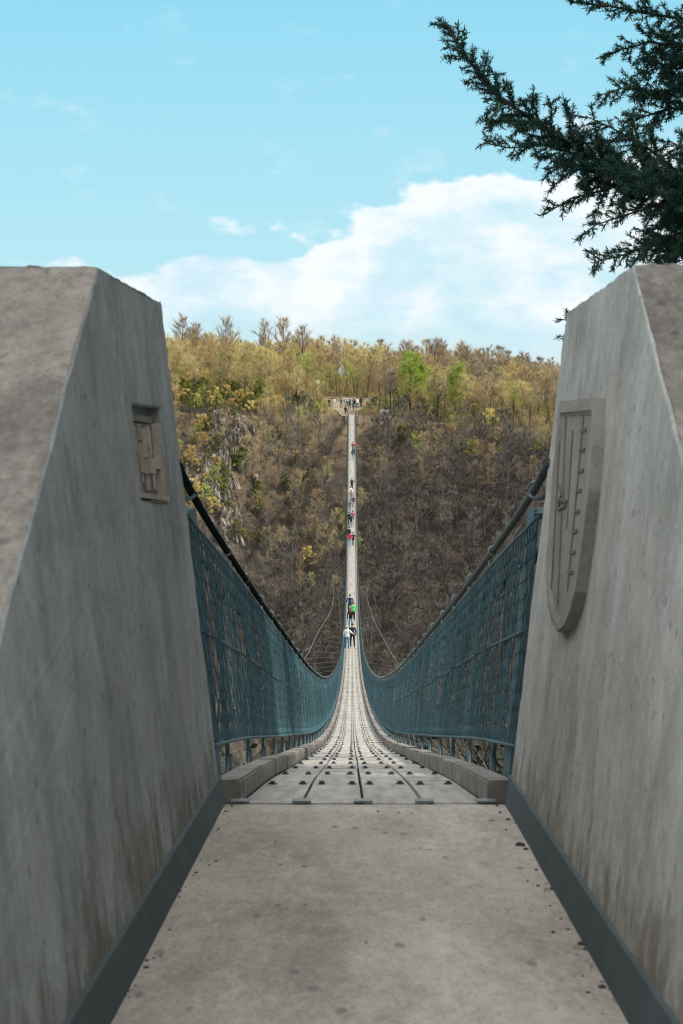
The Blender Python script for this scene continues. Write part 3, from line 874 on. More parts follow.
slope_pts = []
y = 316.0
while y < 371:
    x = -62.0
    while x < 66:
        X = x + rnd.uniform(-1.2, 1.2); Y = y + rnd.uniform(-1.2, 1.2)
        slope_pts.append((X, Y)); x += 2.75
    y += 2.5
view_pts = []; other = []
for X, Y in slope_pts:
    if abs(X - xd(Y)) < 3.2 and Y > 356: continue
    if X < -15 and X > -34 and rnd.random() < .85 and Y > 332: continue     # the rocky spur is more open
    (view_pts if in_view(X, Y) and Y > 318 else other).append((X, Y))
rnd.shuffle(view_pts)
solo = view_pts[:300]; other += view_pts[300:]
for X, Y in solo:
    band = 'lower' if Y < 342 else 'upper'
    sw = side_word(X)
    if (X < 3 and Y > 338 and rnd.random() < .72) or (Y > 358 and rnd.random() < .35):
        place('gold', GOLD[rnd.randrange(3)], X, Y, rnd.uniform(.45, .85), 'budding tree coloured sunlit golden-brown on the upper wooded slope, %s of the footbridge' % sw, 'tree', 'budding trees on the valley slope', 'budding_tree')
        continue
    place('bare', BARE[rnd.randrange(5)], X, Y, rnd.uniform(.55, 1.05),
          'bare brown tree on the %s half of the wooded slope, %s of the footbridge' % (band, sw), 'tree', 'bare trees on the valley slope', 'bare_tree')

# plateau woods
plat = []
y = 377.0
while y < 470:
    x = -58.0
    while x < 60:
        X = x + rnd.uniform(-1.3, 1.3); Y = y + rnd.uniform(-1.3, 1.3)
        plat.append((X, Y)); x += 2.9 if y < 410 else 3.6
    y += 3.4 if y < 410 else 5
nb = 0; back = []
for X, Y in plat:
    if abs(X + .6) < 4.2 and Y < 391: continue
    if -14 < X < -5 and 385 < Y < 390: continue
    if not in_view(X, Y): back.append((X, Y)); continue
    if nb > 285: back.append((X, Y)); continue
    r_ = rnd.random(); sw = side_word(X)
    if X > 6 and r_ < .38:
        place('bare', HILL[rnd.randrange(4)], X, Y, rnd.uniform(.8, 1.05), 'grey leafless tree on the hilltop right of the footbridge portal', 'tree', 'leafless hilltop trees', 'leafless_tree')
    elif r_ < .82:
        nb += 1
        place('bud', BUD[rnd.randrange(4)], X, Y, rnd.uniform(.62, 1.0) * (1.0 if X < 0 else .95), 'ochre budding tree in the hilltop wood %s of the footbridge portal' % sw, 'tree', 'budding trees on the hilltop', 'budding_tree')
    else:
        place('budg', BUDG[rnd.randrange(2)], X, Y, rnd.uniform(.5, .9), 'yellow-green leafing tree in the hilltop wood %s of the footbridge portal' % sw, 'tree', 'yellow-green trees on the hilltop', 'leafing_tree')

def at(px, Y): return (px - VX) / F * Y
for px, Y, sc, lb in ((182, 408, .98, 'tall bare tree on the skyline, leftmost, above the rocky spur'), (200, 412, .85, 'tall bare tree on the skyline, second from the left'),
                      (226, 405, .95, 'dark forked bare tree on the skyline left of the group of three'), (268, 410, .98, 'left tree of the three tall bare skyline trees'),
                      (285, 412, 1.06, 'middle and tallest of the three tall bare skyline trees'), (301, 408, .96, 'right tree of the three tall bare skyline trees, round-crowned'),
                      (336, 404, .72, 'dark bare tree on the skyline left above the footbridge portal'), (406, 404, .82, 'tall bare tree on the skyline behind the bright green tree'),
                      (434, 408, .85, 'tall bare tree on the skyline right of the bright green tree'), (462, 408, .85, 'tall bare tree on the skyline above the small green tree'),
                      (488, 408, .84, 'broad bare tree on the skyline at the right part of the wood'), (525, 410, .84, 'bare tree on the skyline, last before the shield pylon')):
    X = at(px, Y); place('tall', TALL[rnd.randrange(3)], X, Y, sc, lb, 'tree', 'tall bare skyline trees', 'bare_tree')
for px, Y, sc, lb in ((411, 379, 1.22, 'bright green leafy tree right of the footbridge portal, taller of the two'), (419, 382, 1.0, 'bright green tree half behind the taller bright green one'),
                      (456, 379, 1.08, 'bright green leafy tree standing alone among grey trunks on the right hilltop'), (398, 382, .5, 'low yellow-green tree below the bright green one'),
                      (503, 386, .72, 'yellow-green leafy tree on the right hilltop edge')):
    X = at(px, Y); place('green', GREEN[rnd.randrange(2)] if 'bright' in lb else BUDG[rnd.randrange(2)], X, Y, sc, lb, 'tree', None, 'leafy_tree')
nsh = 0
for i in range(330):
    if i < 270: X, Y = rnd.gauss(-24, 8.5), 386 - 44 * rnd.random() ** 1.2
    elif i < 305: X, Y = rnd.uniform(6, 36), rnd.uniform(364, 380)
    else: X, Y = rnd.uniform(-20, -4), rnd.uniform(372, 386)
    if not in_view(X, Y): continue
    k = rnd.choice((0, 0, 1, 1, 3, 3)) if i < 270 else rnd.choice((1, 1, 3, 0))
    if abs(X) < 4 and Y > 366: continue
    where = 'on the rocky spur left of the footbridge' if i < 270 else 'along the edge of the right hilltop wood' if i < 305 else 'below the hilltop path left of the portal'
    kind = ('yellow-green', 'olive', 'green', 'ochre')[k]
    place('shrub', SHRUB[k], X, Y, rnd.uniform(.6, 1.4), '%s shrub %s' % (kind, where), 'shrub', 'shrubs on the far hillside', 'shrub')
place('shrub', SHRUB[2], at(363.5, 372), 374.5, .62, 'bright green bush right beside the far end of the footbridge', 'shrub', None, 'shrub')
for X, Y, k, sc, lb in ((-3.2, 375.5, 3, .6, 'ochre shrub left below the far landing, nearest to the abutment'), (-4.4, 378.5, 0, .75, 'yellow-green shrub left of the far landing path'), (-5.2, 382.5, 3, .9, 'ochre shrub at the left edge of the far landing'),
                     (3.4, 380.5, 0, .6, 'yellow-green shrub right of the far landing path'), (4.2, 384, 1, .8, 'olive shrub at the right edge of the far landing')):
    place('shrub', SHRUB[k], X, Y, sc, lb, 'shrub', None, 'shrub')
place('shrub', SHRUB[2], at(226, 380), 372, .8, 'bright green bush at the top of the rocky spur', 'shrub', None, 'shrub')
place('shrub', SHRUB[0], at(247, 380), 374, 1.0, 'yellow-green bush at the right of the rocky spur top', 'shrub', None, 'shrub')

# the rest of the woods, one mass
def merged_wood(pts, protos, scl, name, mats_):
    Vs, Fs, Ms = [], [], []; nv = 0
    arr = []
    for t, c_ in protos:
        a = []
        for me, base in ((t, 0), (c_, 1)):
            co = np.empty(len(me.vertices) * 3, np.float32); me.vertices.foreach_get('co', co)
            a.append((co.reshape(-1, 3), [tuple(p.vertices) for p in me.polygons], [0 if base == 0 else 1 + p.material_index for p in me.polygons]))
        arr.append(a)
    V = []; Fc = []; Mi = []
    for X, Y in pts:
        z = ground(X, Y); sc = rnd.uniform(*scl); a = rnd.random() * 6.28
        ca, sa = math.cos(a) * sc, math.sin(a) * sc
        Rm = np.array([[ca, -sa, 0], [sa, ca, 0], [0, 0, sc]], np.float32)
        for co, polys, mi in rnd.choice(arr):
            V.append(co @ Rm.T + np.array([X, Y, z], np.float32))
            Fc.extend(tuple(i + nv for i in f) for f in polys); Mi.extend(mi); nv += len(co)
    me = bpy.data.meshes.new(name); me.from_pydata(np.concatenate(V).tolist(), [], Fc)
    for m in mats_: me.materials.append(m)
    me.polygons.foreach_set('material_index', Mi); me.update()
    return tag(link(name, me), kind='stuff')
LB = [tree_meshes(200 + s, 7.6, 10, .18, .36, 620, 0, .07, M_twig, M_twig, up=.6, tw=.007) for s in range(4)]
LU = [tree_meshes(220 + s, 8.3, 10, .16, .36, 200, 620, .10, M_twig2, M_bud, tw=.007) for s in range(3)]
o = merged_wood(other, LB, (.55, 1.05), 'woodland', [M_bark, M_twig, M_twig])
tag(o, 'bare brown woodland filling the valley slope', 'woodland')
o = merged_wood(back, LU, (.6, 1.0), 'woodland', [M_bark, M_twig2, M_bud])
tag(o, 'ochre budding woodland filling the hilltop', 'woodland')

# brushwood undergrowth on the slope
V = []; Fc = []
for i in range(60000):
    X = rnd.uniform(-60, 64); Y = rnd.uniform(316, 374)
    if abs(X - xd(Y)) < 1.5 and Y > 364: continue
    z = ground(X, Y)
    for k in range(2):
        d = Vector((rnd.uniform(-1, 1), rnd.uniform(-1, 1), rnd.uniform(.3, 1.8))).normalized() * rnd.uniform(.6, 2.4)
        s_ = Vector((rnd.uniform(-1, 1), rnd.uniform(-1, 1), 0)).normalized() * .02
        p = Vector((X, Y, z - .05)); n0 = len(V)
        V += [tuple(p - s_), tuple(p + s_), tuple(p + d)]; Fc.append((n0, n0 + 1, n0 + 2))
M_brush = simple_mat('brushwood', (.118, .097, .083), .95, 0, .1, .6, .3)
o = link('brushwood', np_mesh('brushwood', V, Fc, M_brush)); tag(o, 'brown brushwood covering the valley slope', 'undergrowth', kind='stuff')

V = []; Fc = []
for i in range(26000):
    X = rnd.uniform(-55, 58); Y = rnd.uniform(376, 455)
    if abs(X + .5) < 4.5 and Y < 391: continue
    z = ground(X, Y)
    for k in range(2):
        d = Vector((rnd.uniform(-1, 1), rnd.uniform(-1, 1), rnd.uniform(.6, 2))).normalized() * rnd.uniform(.5, 2.6)
        s_ = Vector((rnd.uniform(-1, 1), rnd.uniform(-1, 1), 0)).normalized() * .045
        p = Vector((X, Y, z - .05)); n0 = len(V)
        V += [tuple(p - s_), tuple(p + s_), tuple(p + d)]; Fc.append((n0, n0 + 1, n0 + 2))
M_under = simple_mat('hilltop_saplings', (.36, .29, .13), .95, 0, .1, .45, .3)
o = link('saplings', np_mesh('saplings', V, Fc, M_under)); tag(o, 'ochre saplings and scrub covering the hilltop', 'undergrowth', kind='stuff')
for s in (-1, 1):
    for i in range(26):
        Y = 16 + i * 1.1 + rnd.uniform(-.5, .5); X = s * (1.0 + .035 * Y + rnd.uniform(.1, 1.0))
        hh = zd(Y) + rnd.uniform(-.5, .25) - ground(X, Y)
        place('near', SLIM[rnd.randrange(3)], X, Y, hh / 10.0, 'slim bare tree on the near bank under the %s edge of the footbridge' % ('left' if s < 0 else 'right'), 'tree', 'slim trees on the near bank', 'bank_tree')
    for i in range(16):
        Y = 11.0 + i * 1.0 + rnd.uniform(-.5, .5); X = s * rnd.uniform(1.55, 2.6)
        place('shrub', NEARSH[rnd.randrange(2)], X, Y, (zd(Y) - ground(X, Y) - rnd.uniform(.05, .5)) / 2.6, 'scrubby bush below the %s edge of the footbridge, seen under the net' % ('left' if s < 0 else 'right'), 'shrub', 'bushes on the near bank', 'shrub')

# ------------------------------------------------------------------ rocks on the left spur
M_rock, g, b, co = material('slate_rock', .9, 0, .2)
c = g.ramp(g.noise(g.mapping(co, scale=(1, 1, .4)), 1.2, 8, .72), [(.36, (.045, .045, .042)), (.48, (.17, .15, .125)), (.58, (.36, .31, .255)), (.72, (.52, .455, .38))])
g.l.new(c, b.inputs['Base Color']); bump(g, b, g.noise(g.mapping(co, scale=(2, 2, .7)), 1.5, 8, .7), 1, .4)
def rock_mesh(seed):
    bm = bmesh.new(); bmesh.ops.create_icosphere(bm, subdivisions=4, radius=1)
    for vv in bm.verts:
        p = vv.co.copy()
        r_ = 1 + .5 * noise.noise(p * 1.1 + Vector((seed * 3.1, 0, 0))) + .32 * noise.fractal(Vector((p.x * 3.2, p.y * 3.2, p.z * 1.2)) + Vector((0, seed * 2.3, 0)), 1, 2, 4)
        cell = noise.cell_vector(p * 2.2 + Vector((seed, seed, 0)))
        vv.co = p * r_ + (Vector(cell) - Vector((.5, .5, .5))) * .22
        vv.co.z *= 1.35
    me = bpy.data.meshes.new('rock'); bm.to_mesh(me); bm.free(); me.materials.append(M_rock); return me
ROCK = [rock_mesh(s) for s in range(4)]
def rock_at(px, py, sz, label, group):
    # walk the view direction to the hillside
    kx, kz = (px - VX) / F, (VY - py) / F
    Y = 300.
    while Y < 420 and kz * Y > ground(kx * Y, Y): Y += .25
    o = bpy.data.objects.new('rock_outcrop', ROCK[rnd.randrange(4)]); COL.objects.link(o)
    o.location = (kx * Y, Y, kz * Y - sz * .35); o.scale = (sz * rnd.uniform(.6, .95), sz * .8, sz * rnd.uniform(.9, 1.4))
    o.rotation_euler = (rnd.uniform(-.3, .3), rnd.uniform(-.4, .4), rnd.random() * 6.28)
    tag(o, label, 'rock', group)
rk = [(228, 408, 1.7), (224, 416, 1.9), (232, 424, 1.6), (224, 430, 1.6), (240, 404, 1.3), (229, 440, 1.5), (221, 450, 1.8), (226, 460, 1.9), (234, 462, 1.6), (218, 468, 1.6), (229, 474, 1.9),
      (236, 484, 1.6), (226, 488, 1.8), (230, 498, 1.5), (222, 505, 1.8), (216, 516, 1.7), (226, 520, 1.5), (244, 470, 1.4), (206, 424, 1.5), (212, 410, 1.3), (209, 440, 1.2), (200, 470, 1.4), (205, 494, 1.3),
      (232, 535, 1.6), (238, 548, 1.3), (242, 430, 1.3), (215, 480, 1.5), (247, 455, 1.1), (238, 452, 1.3), (222, 540, 1.3), (196, 455, 1.2)]
rk2 = []
for px, py, sz in rk:
    for _ in range(4): rk2.append((px + rnd.gauss(0, 10), py + rnd.gauss(0, 9), sz * rnd.uniform(.32, .78)))
for px, py, sz in rk2:
    where = 'near the top of' if py < 435 else 'halfway down' if py < 490 else 'at the foot of'
    rock_at(px, py, sz, 'pale jagged rock outcrop %s the rocky spur left of the footbridge' % where, 'rock outcrops on the spur')

# ------------------------------------------------------------------ far landing
M_path = simple_mat('landing_gravel', (.24, .19, .14), .9, 0, .2, .3, 1.5)
mb = MB()
mb.box((xd(372.5), 372.6, zd(371) - .75), (2.3, 3.2, 1.45)); 
tag(mb.build('bridge_abutment', concrete_mat('abutment_concrete', (.40, .36, .31), (.3, .26, .22), .3, 1, 41)), 'concrete abutment block carrying the far end of the footbridge', 'abutment')
mb = MB()
for s in (-1, 1): mb.box((xd(371) + s * 1.35, 371.8, zd(371) - .9), (.55, 1.2, .9))
def apron(pts, name):
    mb = MB(); vs = []
    n = len(pts)
    for (X, Y, hw) in pts:
        for k in range(5):
            xx = X + hw * (k / 2 - 1); vs.append((xx, Y, max(ground(xx, Y), -1.1 if Y < 376 else -9) + .12))
    fs = [(i * 5 + k, i * 5 + k + 1, (i + 1) * 5 + k + 1, (i + 1) * 5 + k) for i in range(n - 1) for k in range(4)]
    mb.add(vs, fs, 0, True); return tag(mb.build(name, M_path), kind='structure')
apron([(.2, 373, 1.1), (-.1, 376, 1.4), (-.4, 379, 1.5), (-.5, 382, 2.2), (-.6, 384, 2.8), (-.8, 386, 2.4), (-1, 388, 1.2)], 'path')
apron([(-5, 388.2, 1.0), (-8, 388.4, 1.0), (-11, 388.6, 1.1), (-14, 389, 1.1)][::1], 'path')
pr = empty('portal_frame', (-.2, 379, ground(-.2, 379)))
tag(pr, 'pale rectangular metal portal frame at the far end of the footbridge', 'portal')
gz = ground(-.6, 380.5) + .1
M_pale = simple_mat('pale_metal', (.62, .66, .68), .5, .2)
for s in (-1, 1):
    mb = MB(); mb.box((-.55 + s * .78, 380.5, gz + 1.1), (.11, .11, 2.2)); mb.build('post', M_pale, pr)
mb = MB(); mb.box((-.55, 380.5, gz + 2.29), (1.8, .13, .12)); mb.build('crossbeam', M_pale, pr)

def sign(px, py, Y, label, round_=True):
    X = at(px, Y); z0 = ground(X, Y); z = (VY - py) / F * Y
    r_ = empty('signpost', (X, Y, z0)); tag(r_, label, 'sign')
    mb = MB(); mb.tube([(X, Y, z0 - .2), (X, Y, z + .3)], .05, 8); mb.build('post', M_galv, r_)
    mb = MB()
    if round_: mb.tube([(X, Y - .07, z), (X, Y - .03, z)], .42, 20, smooth=False)
    else: mb.box((X, Y - .06, z), (.9, .04, .6))
    mb.build('panel', simple_mat('white_sign', (.78, .80, .80), .5), r_)
    mb = MB(); mb.box((X, Y - .06, z - 1.05), (.5, .03, .55)); mb.build('lower_panel', simple_mat('blue_grey_sign', (.45, .6, .68), .5), r_)
sign(318, 382, 388, 'round white sign on a post by the hilltop path left of the portal')
# low pale wall and benches by the hilltop path
M_pw = concrete_mat('pale_wall', (.6, .58, .54), (.45, .43, .4), .3, .8, 51)
def low_wall(px0, px1, Y, hh, label):
    x0, x1 = at(px0, Y), at(px1, Y); z0 = min(ground(x0, Y), ground(x1, Y))
    mb = MB(); n = 5
    for i in range(n):
        a = x0 + (x1 - x0) * i / n; c_ = x0 + (x1 - x0) * (i + 1) / n
        mb.box(((a + c_) / 2, Y, z0 + hh / 2 - .1), ((c_ - a) - .006, .45, hh + .2 + .05 * (i % 2)))
    tag(mb.build('low_wall', M_pw), label, 'wall')
low_wall(283, 301, 386.5, .9, 'low pale stone wall beside the hilltop path, among dark standing visitors')
#low_wall(333, 339, 383.5, .6, 'short pale wall left beside the portal frame')
#low_wall(364, 370, 384, .6, 'short pale wall right beside the portal frame')
low_wall(380, 389, 378, 1.0, 'pale retaining wall right of the bright green bush')

# ------------------------------------------------------------------ people
SK = simple_mat('skin', (.50, .32, .24), .6)
CM = {}
def cloth(c):
    k = tuple(c)
    if k not in CM: CM[k] = simple_mat('cloth_%d' % len(CM), c, .85, 0, .15, .15, 8)
    return CM[k]
MSHOE = cloth((.6, .6, .6)); MSHOED = cloth((.03, .03, .035))
def person(X, Y, z, face, top, legs, hair, label, h=1.7, pose=0, long_hair=False, step=.12, white_shoes=False, group=None, arms=0):
    """face: 0 looks away from the camera, pi looks at it"""
    s = h / 1.75
    J = {'pel': (0, 0, .96), 'spi': (0, .01, 1.12), 'che': (0, .01, 1.32), 'nec': (0, .0, 1.49), 'hd0': (0, .02, 1.58), 'hd1': (0, .025, 1.70),
         'hl': (-.10, 0, .92), 'kl': (-.11, step * .7, .50), 'al': (-.115, step * .5 - .03, .09), 'tl': (-.12, step * .5 + .12, .045),
         'hr': (.10, 0, .92), 'kr': (.11, -step * .3, .50), 'ar': (.115, -step - .03, .10), 'tr': (.12, -step + .11, .045),
         'sl': (-.185, 0, 1.42), 'el': (-.25, -.03, 1.13), 'wl': (-.255, .06, .89), 'fl': (-.25, .09, .80),
         'sr': (.185, 0, 1.42), 'er': (.25, -.03, 1.13), 'wr': (.255, .06, .89), 'fr': (.25, .09, .80)}
    if arms == 1:      # elbows out, hands together in front
        J.update(el=(-.33, .02, 1.16), wl=(-.2, .24, 1.05), fl=(-.12, .27, 1.05), er=(.33, .02, 1.16), wr=(.2, .24, 1.05), fr=(.12, .27, 1.05))
    if arms == 2:      # left arm out to the rail
        J.update(el=(-.38, .05, 1.22), wl=(-.52, .10, 1.10), fl=(-.58, .12, 1.09))
    if arms == 3:      # arm round the companion on the right
        J.update(er=(.36, .02, 1.24), wr=(.50, .05, 1.12), fr=(.56, .06, 1.10))
    E = [('pel', 'spi'), ('spi', 'che'), ('che', 'nec'), ('nec', 'hd0'), ('hd0', 'hd1'), ('pel', 'hl'), ('hl', 'kl'), ('kl', 'al'), ('al', 'tl'), ('pel', 'hr'), ('hr', 'kr'), ('kr', 'ar'), ('ar', 'tr'),
         ('che', 'sl'), ('sl', 'el'), ('el', 'wl'), ('wl', 'fl'), ('che', 'sr'), ('sr', 'er'), ('er', 'wr'), ('wr', 'fr')]
    Rr = {'pel': (.155, .11), 'spi': (.15, .105), 'che': (.165, .115), 'nec': (.055, .055), 'hd0': (.075, .085), 'hd1': (.078, .09), 'hl': (.088, .09), 'kl': (.062, .066), 'al': (.045, .05), 'tl': (.042, .03),
          'hr': (.088, .09), 'kr': (.062, .066), 'ar': (.045, .05), 'tr': (.042, .03), 'sl': (.07, .07), 'el': (.052, .052), 'wl': (.034, .034), 'fl': (.034, .022), 'sr': (.07, .07), 'er': (.052, .052), 'wr': (.034, .034), 'fr': (.034, .022)}
    names = list(J)
    me = bpy.data.meshes.new('person')
    me.from_pydata([J[n] for n in names], [(names.index(a), names.index(c_)) for a, c_ in E], [])
    tmp = bpy.data.objects.new('person_tmp', me); COL.objects.link(tmp)
    md = tmp.modifiers.new('skin', 'SKIN')
    sv = me.skin_vertices[0].data if me.skin_vertices else None
    if sv is None:
        bm = bmesh.new(); bm.from_mesh(me); bm.verts.layers.skin.verify(); bm.to_mesh(me); bm.free(); sv = me.skin_vertices[0].data
    for n, q in zip(names, sv):
        q.radius = Rr[n]; q.use_root = (n == 'pel')
    md.use_smooth_shade = True
    ss = tmp.modifiers.new('sub', 'SUBSURF'); ss.levels = 1; ss.render_levels = 1
    dg = bpy.context.evaluated_depsgraph_get(); dg.update()
    out = bpy.data.meshes.new_from_object(tmp.evaluated_get(dg))
    bpy.data.objects.remove(tmp); bpy.data.meshes.remove(me)
    out.materials.clear()
    for m in (cloth(legs), cloth(top), SK, MSHOE if white_shoes else MSHOED): out.materials.append(m)
    hands = [Vector(J['fl']), Vector(J['fr'])]
    for p in out.polygons:
        c_ = p.center; mi = 1
        if c_.z > 1.50: mi = 2
        elif min((c_ - q).length for q in hands) < .085: mi = 2
        elif c_.z < .08: mi = 3
        elif c_.z < .90 and abs(c_.x) < .215: mi = 0
        p.material_index = mi; p.use_smooth = True
    root = bpy.data.objects.new('person', out); COL.objects.link(root)
    root.location = (X, Y, z); root.rotation_euler = (0, 0, face); root.scale = (s, s, s)
    hb = MB()
    hb.ball((0, .0, 1.685), .108, 0, 10, 8, (.92, 1.02, 1.08))
    if long_hair: hb.tube([(0, -.06, 1.70), (0, -.11, 1.55), (0, -.125, 1.36), (0, -.12, 1.26)], [.085, .10, .085, .03], 8)
    local('hair', hb.mesh('hair', cloth(hair)), root)
    fc = MB()
    fc.ball((0, .125, 1.63), .018, 0, 6, 4)
    for s_ in (-1, 1): fc.ball((s_ * .032, .108, 1.655), .011, 1, 6, 4); fc.ball((s_ * .09, .03, 1.64), .022, 0, 6, 4, (.5, 1, 1.3))
    fc.box((0, .112, 1.585), (.045, .008, .01), 2)
    local('face', fc.mesh('face', [SK, MSHOED, cloth((.4, .15, .13))]), root)
    tag(root, label, 'person', group)
    return root
def on_deck(py, px, **kw):
    lo, hi = 20., 371.
    for _ in range(50):
        m_ = (lo + hi) / 2
        if VY - zd(m_) / m_ * F > py: lo = m_
        else: hi = m_
    Y = (lo + hi) / 2
    return at(px, Y), Y, zd(Y)
NAVY, BLK, WHT, RED, JEAN, LJ, TEAL = (.02, .035, .055), (.015, .017, .02), (.75, .74, .72), (.55, .03, .05), (.035, .14, .26), (.30, .48, .58), (.03, .13, .17)
BL, BR, DK = (.55, .42, .25), (.14, .07, .04), (.02, .017, .015)
PEOPLE = [
    (649, 346.9, 0, WHT, JEAN, BL, 'person with fair hair in a white jacket and blue jeans, arm round a companion', dict(arms=3, step=.08, long_hair=False)),
    (648, 352.4, 0, NAVY, BLK, BR, 'person in a dark jacket, dark jeans and pale shoes beside the white jacket', dict(white_shoes=True, step=.15)),
    (629.5, 350.6, 0, BLK, (.06, .26, .38), BR, 'person with long brown hair in a black jacket and bright blue jeans', dict(long_hair=True)),
    (621, 353.2, 0, (.12, .62, .22), BLK, BR, 'person in a bright green jacket, half hidden behind the long brown hair', dict()),
    (614, 350.0, 0, (.02, .05, .10), BLK, BR, 'person in a long navy coat walking ahead of the green jacket', dict(arms=1)),
    (547, 350.0, math.pi, RED, LJ, DK, 'person in a red jacket and pale jeans on the rising half of the footbridge', dict(arms=1)),
    (546, 353.0, math.pi, BLK, BLK, DK, 'person all in black close beside the red jacket', dict()),
    (541, 348.9, math.pi, BLK, BLK, DK, 'person in black just behind the left shoulder of the red jacket', dict()),
    (528, 351.0, math.pi, NAVY, NAVY, DK, 'person in long dark navy clothes walking behind the red jacket', dict(arms=1)),
    (526, 349.3, math.pi, BLK, BLK, DK, 'person in a black coat at the left of the pink top', dict()),
    (524, 352.8, 0, (.55, .12, .17), (.3, .3, .3), DK, 'person in a pink top beside the black coat on the footbridge', dict()),
    (513, 350.2, 0, (.16, .2, .22), (.25, .33, .36), DK, 'person in grey clothes ahead of the pink top', dict()),
    (508, 353.4, 0, (.07, .06, .06), (.35, .3, .26), BR, 'person in a short dark top and sand trousers near the right net', dict()),
    (503, 351.6, 0, (.32, .2, .12), (.6, .55, .5), BR, 'person in a brown top and pale trousers on the upper footbridge', dict()),
    (499, 350.7, math.pi, WHT, (.10, .35, .42), BR, 'person in a white top with elbows spread and teal trousers', dict(arms=1)),
    (491, 351.9, math.pi, BLK, BLK, DK, 'person in a black coat alone above the white top', dict(arms=1)),
    (460, 352.7, 0, (.08, .1, .12), (.06, .26, .36), DK, 'person in a dark jacket and blue jeans below the dark red top', dict()),
    (456, 353.9, 0, (.2, .22, .23), NAVY, DK, 'person in a grey jacket close to the right net near the far end', dict()),
    (453, 352.9, 0, (.42, .03, .07), NAVY, DK, 'person in a dark red top nearest to the far end of the footbridge', dict(arms=1)),
]
for py, px, fc, top, legs, hair, lb, kw in PEOPLE:
    X, Y, z = on_deck(py, px); person(X, Y, z + .01, fc + rnd.uniform(-.2, .2), top, legs, hair, lb, h=rnd.uniform(1.64, 1.82), **kw)
LAND = [(329, 384.0, BLK, NAVY, 'person in black at the left end of the group beside the portal'), (334, 384.3, WHT, (.6, .62, .65), 'person all in white left of the portal'),
        (341.5, 383.5, TEAL, NAVY, 'person in a teal jacket just left of the portal post'), (346.8, 384.5, (.5, .52, .55), NAVY, 'person in a pale grey top inside the portal'),
        (349.5, 382.6, NAVY, BLK, 'person in navy stepping through the portal'), (354.5, 383.4, BLK, NAVY, 'person in black just right of the portal post'),
        (357.2, 383.8, (.75, .75, .74), JEAN, 'person in a white top and jeans right of the portal'), (361, 384.6, NAVY, NAVY, 'person in navy clothes beside the right low wall'),
        (352.5, 381.0, TEAL, BLK, 'person in a teal top standing in front of the portal'), (345.5, 377.8, BLK, BLK, 'person in black on the path below the portal'),
        (367.5, 385, (.5, .56, .6), NAVY, 'person in a pale blue top at the right end of the group by the portal'),
        (292, 385.4, NAVY, BLK, 'person in navy at the low wall by the hilltop path, left of two'), (298.5, 385.5, BLK, NAVY, 'person in black at the low wall by the hilltop path, right of two')]
for px, Y, top, legs, lb in LAND:
    X = at(px, Y); person(X, Y, ground(X, Y) + .12, math.pi + rnd.uniform(-.8, .8), top, legs, rnd.choice((DK, BR)), lb, h=rnd.uniform(1.6, 1.8), group='visitors by the far portal')

# ------------------------------------------------------------------ conifers on the right
M_needle, g, b, co = material('conifer_needles', .55, 0, .35)
c = g.ramp(g.noise(co, 2.5, 4), [(.3, (.018, .060, .052)), (.55, (.036, .105, .078)), (.75, (.085, .155, .085))])
g.l.new(c, b.inputs['Base Color'])
M_cbark = simple_mat('conifer_bark', (.07, .055, .045), .9, 0, .1, .4, 8)
crn = random.Random(77)
def tuft(mb, p, d, size, n=15, wd=.0027):
    d = d.normalized()
    for i in range(n):
        q = (d * crn.uniform(.2, 1.1) + Vector((crn.gauss(0, .42), crn.gauss(0, .42), crn.gauss(0, .42)))).normalized()
        o = p + d * size * crn.uniform(-.45, .35)
        e = o + q * size * crn.uniform(.6, 1.1)
        s_ = q.cross(Vector((crn.gauss(0, 1), crn.gauss(0, 1), crn.gauss(0, 1)))).normalized() * wd
        mb.add([o - s_ * .6, o + s_ * .6, lerp(o, e, .6) + s_, e, lerp(o, e, .6) - s_], [(0, 1, 2, 3, 4)])
def twig(wood, fol, p, d, ln, size, dens):
    pts = [p]; q = p.copy(); n = max(2, int(ln / .07))
    for i in range(n):
        q = q + d * ln / n
        d = (d + Vector((crn.gauss(0, .13), crn.gauss(0, .13), crn.gauss(0, .13) - .01))).normalized(); pts.append(q.copy())
    wood.tube(pts, [.0045 * (1 - .7 * i / n) for i in range(n + 1)], 3, cap=False)
    k = max(2, int(ln / dens))
    for i in range(k):
        t = (i + .5) / k * n; a = int(min(n - 1, t)); pp = lerp(pts[a], pts[a + 1], t - a)
        tuft(fol, pp, d + Vector((crn.gauss(0, .5), crn.gauss(0, .5), crn.gauss(0, .5))), size)
    tuft(fol, pts[-1], d, size * 1.1, 8)
    return pts
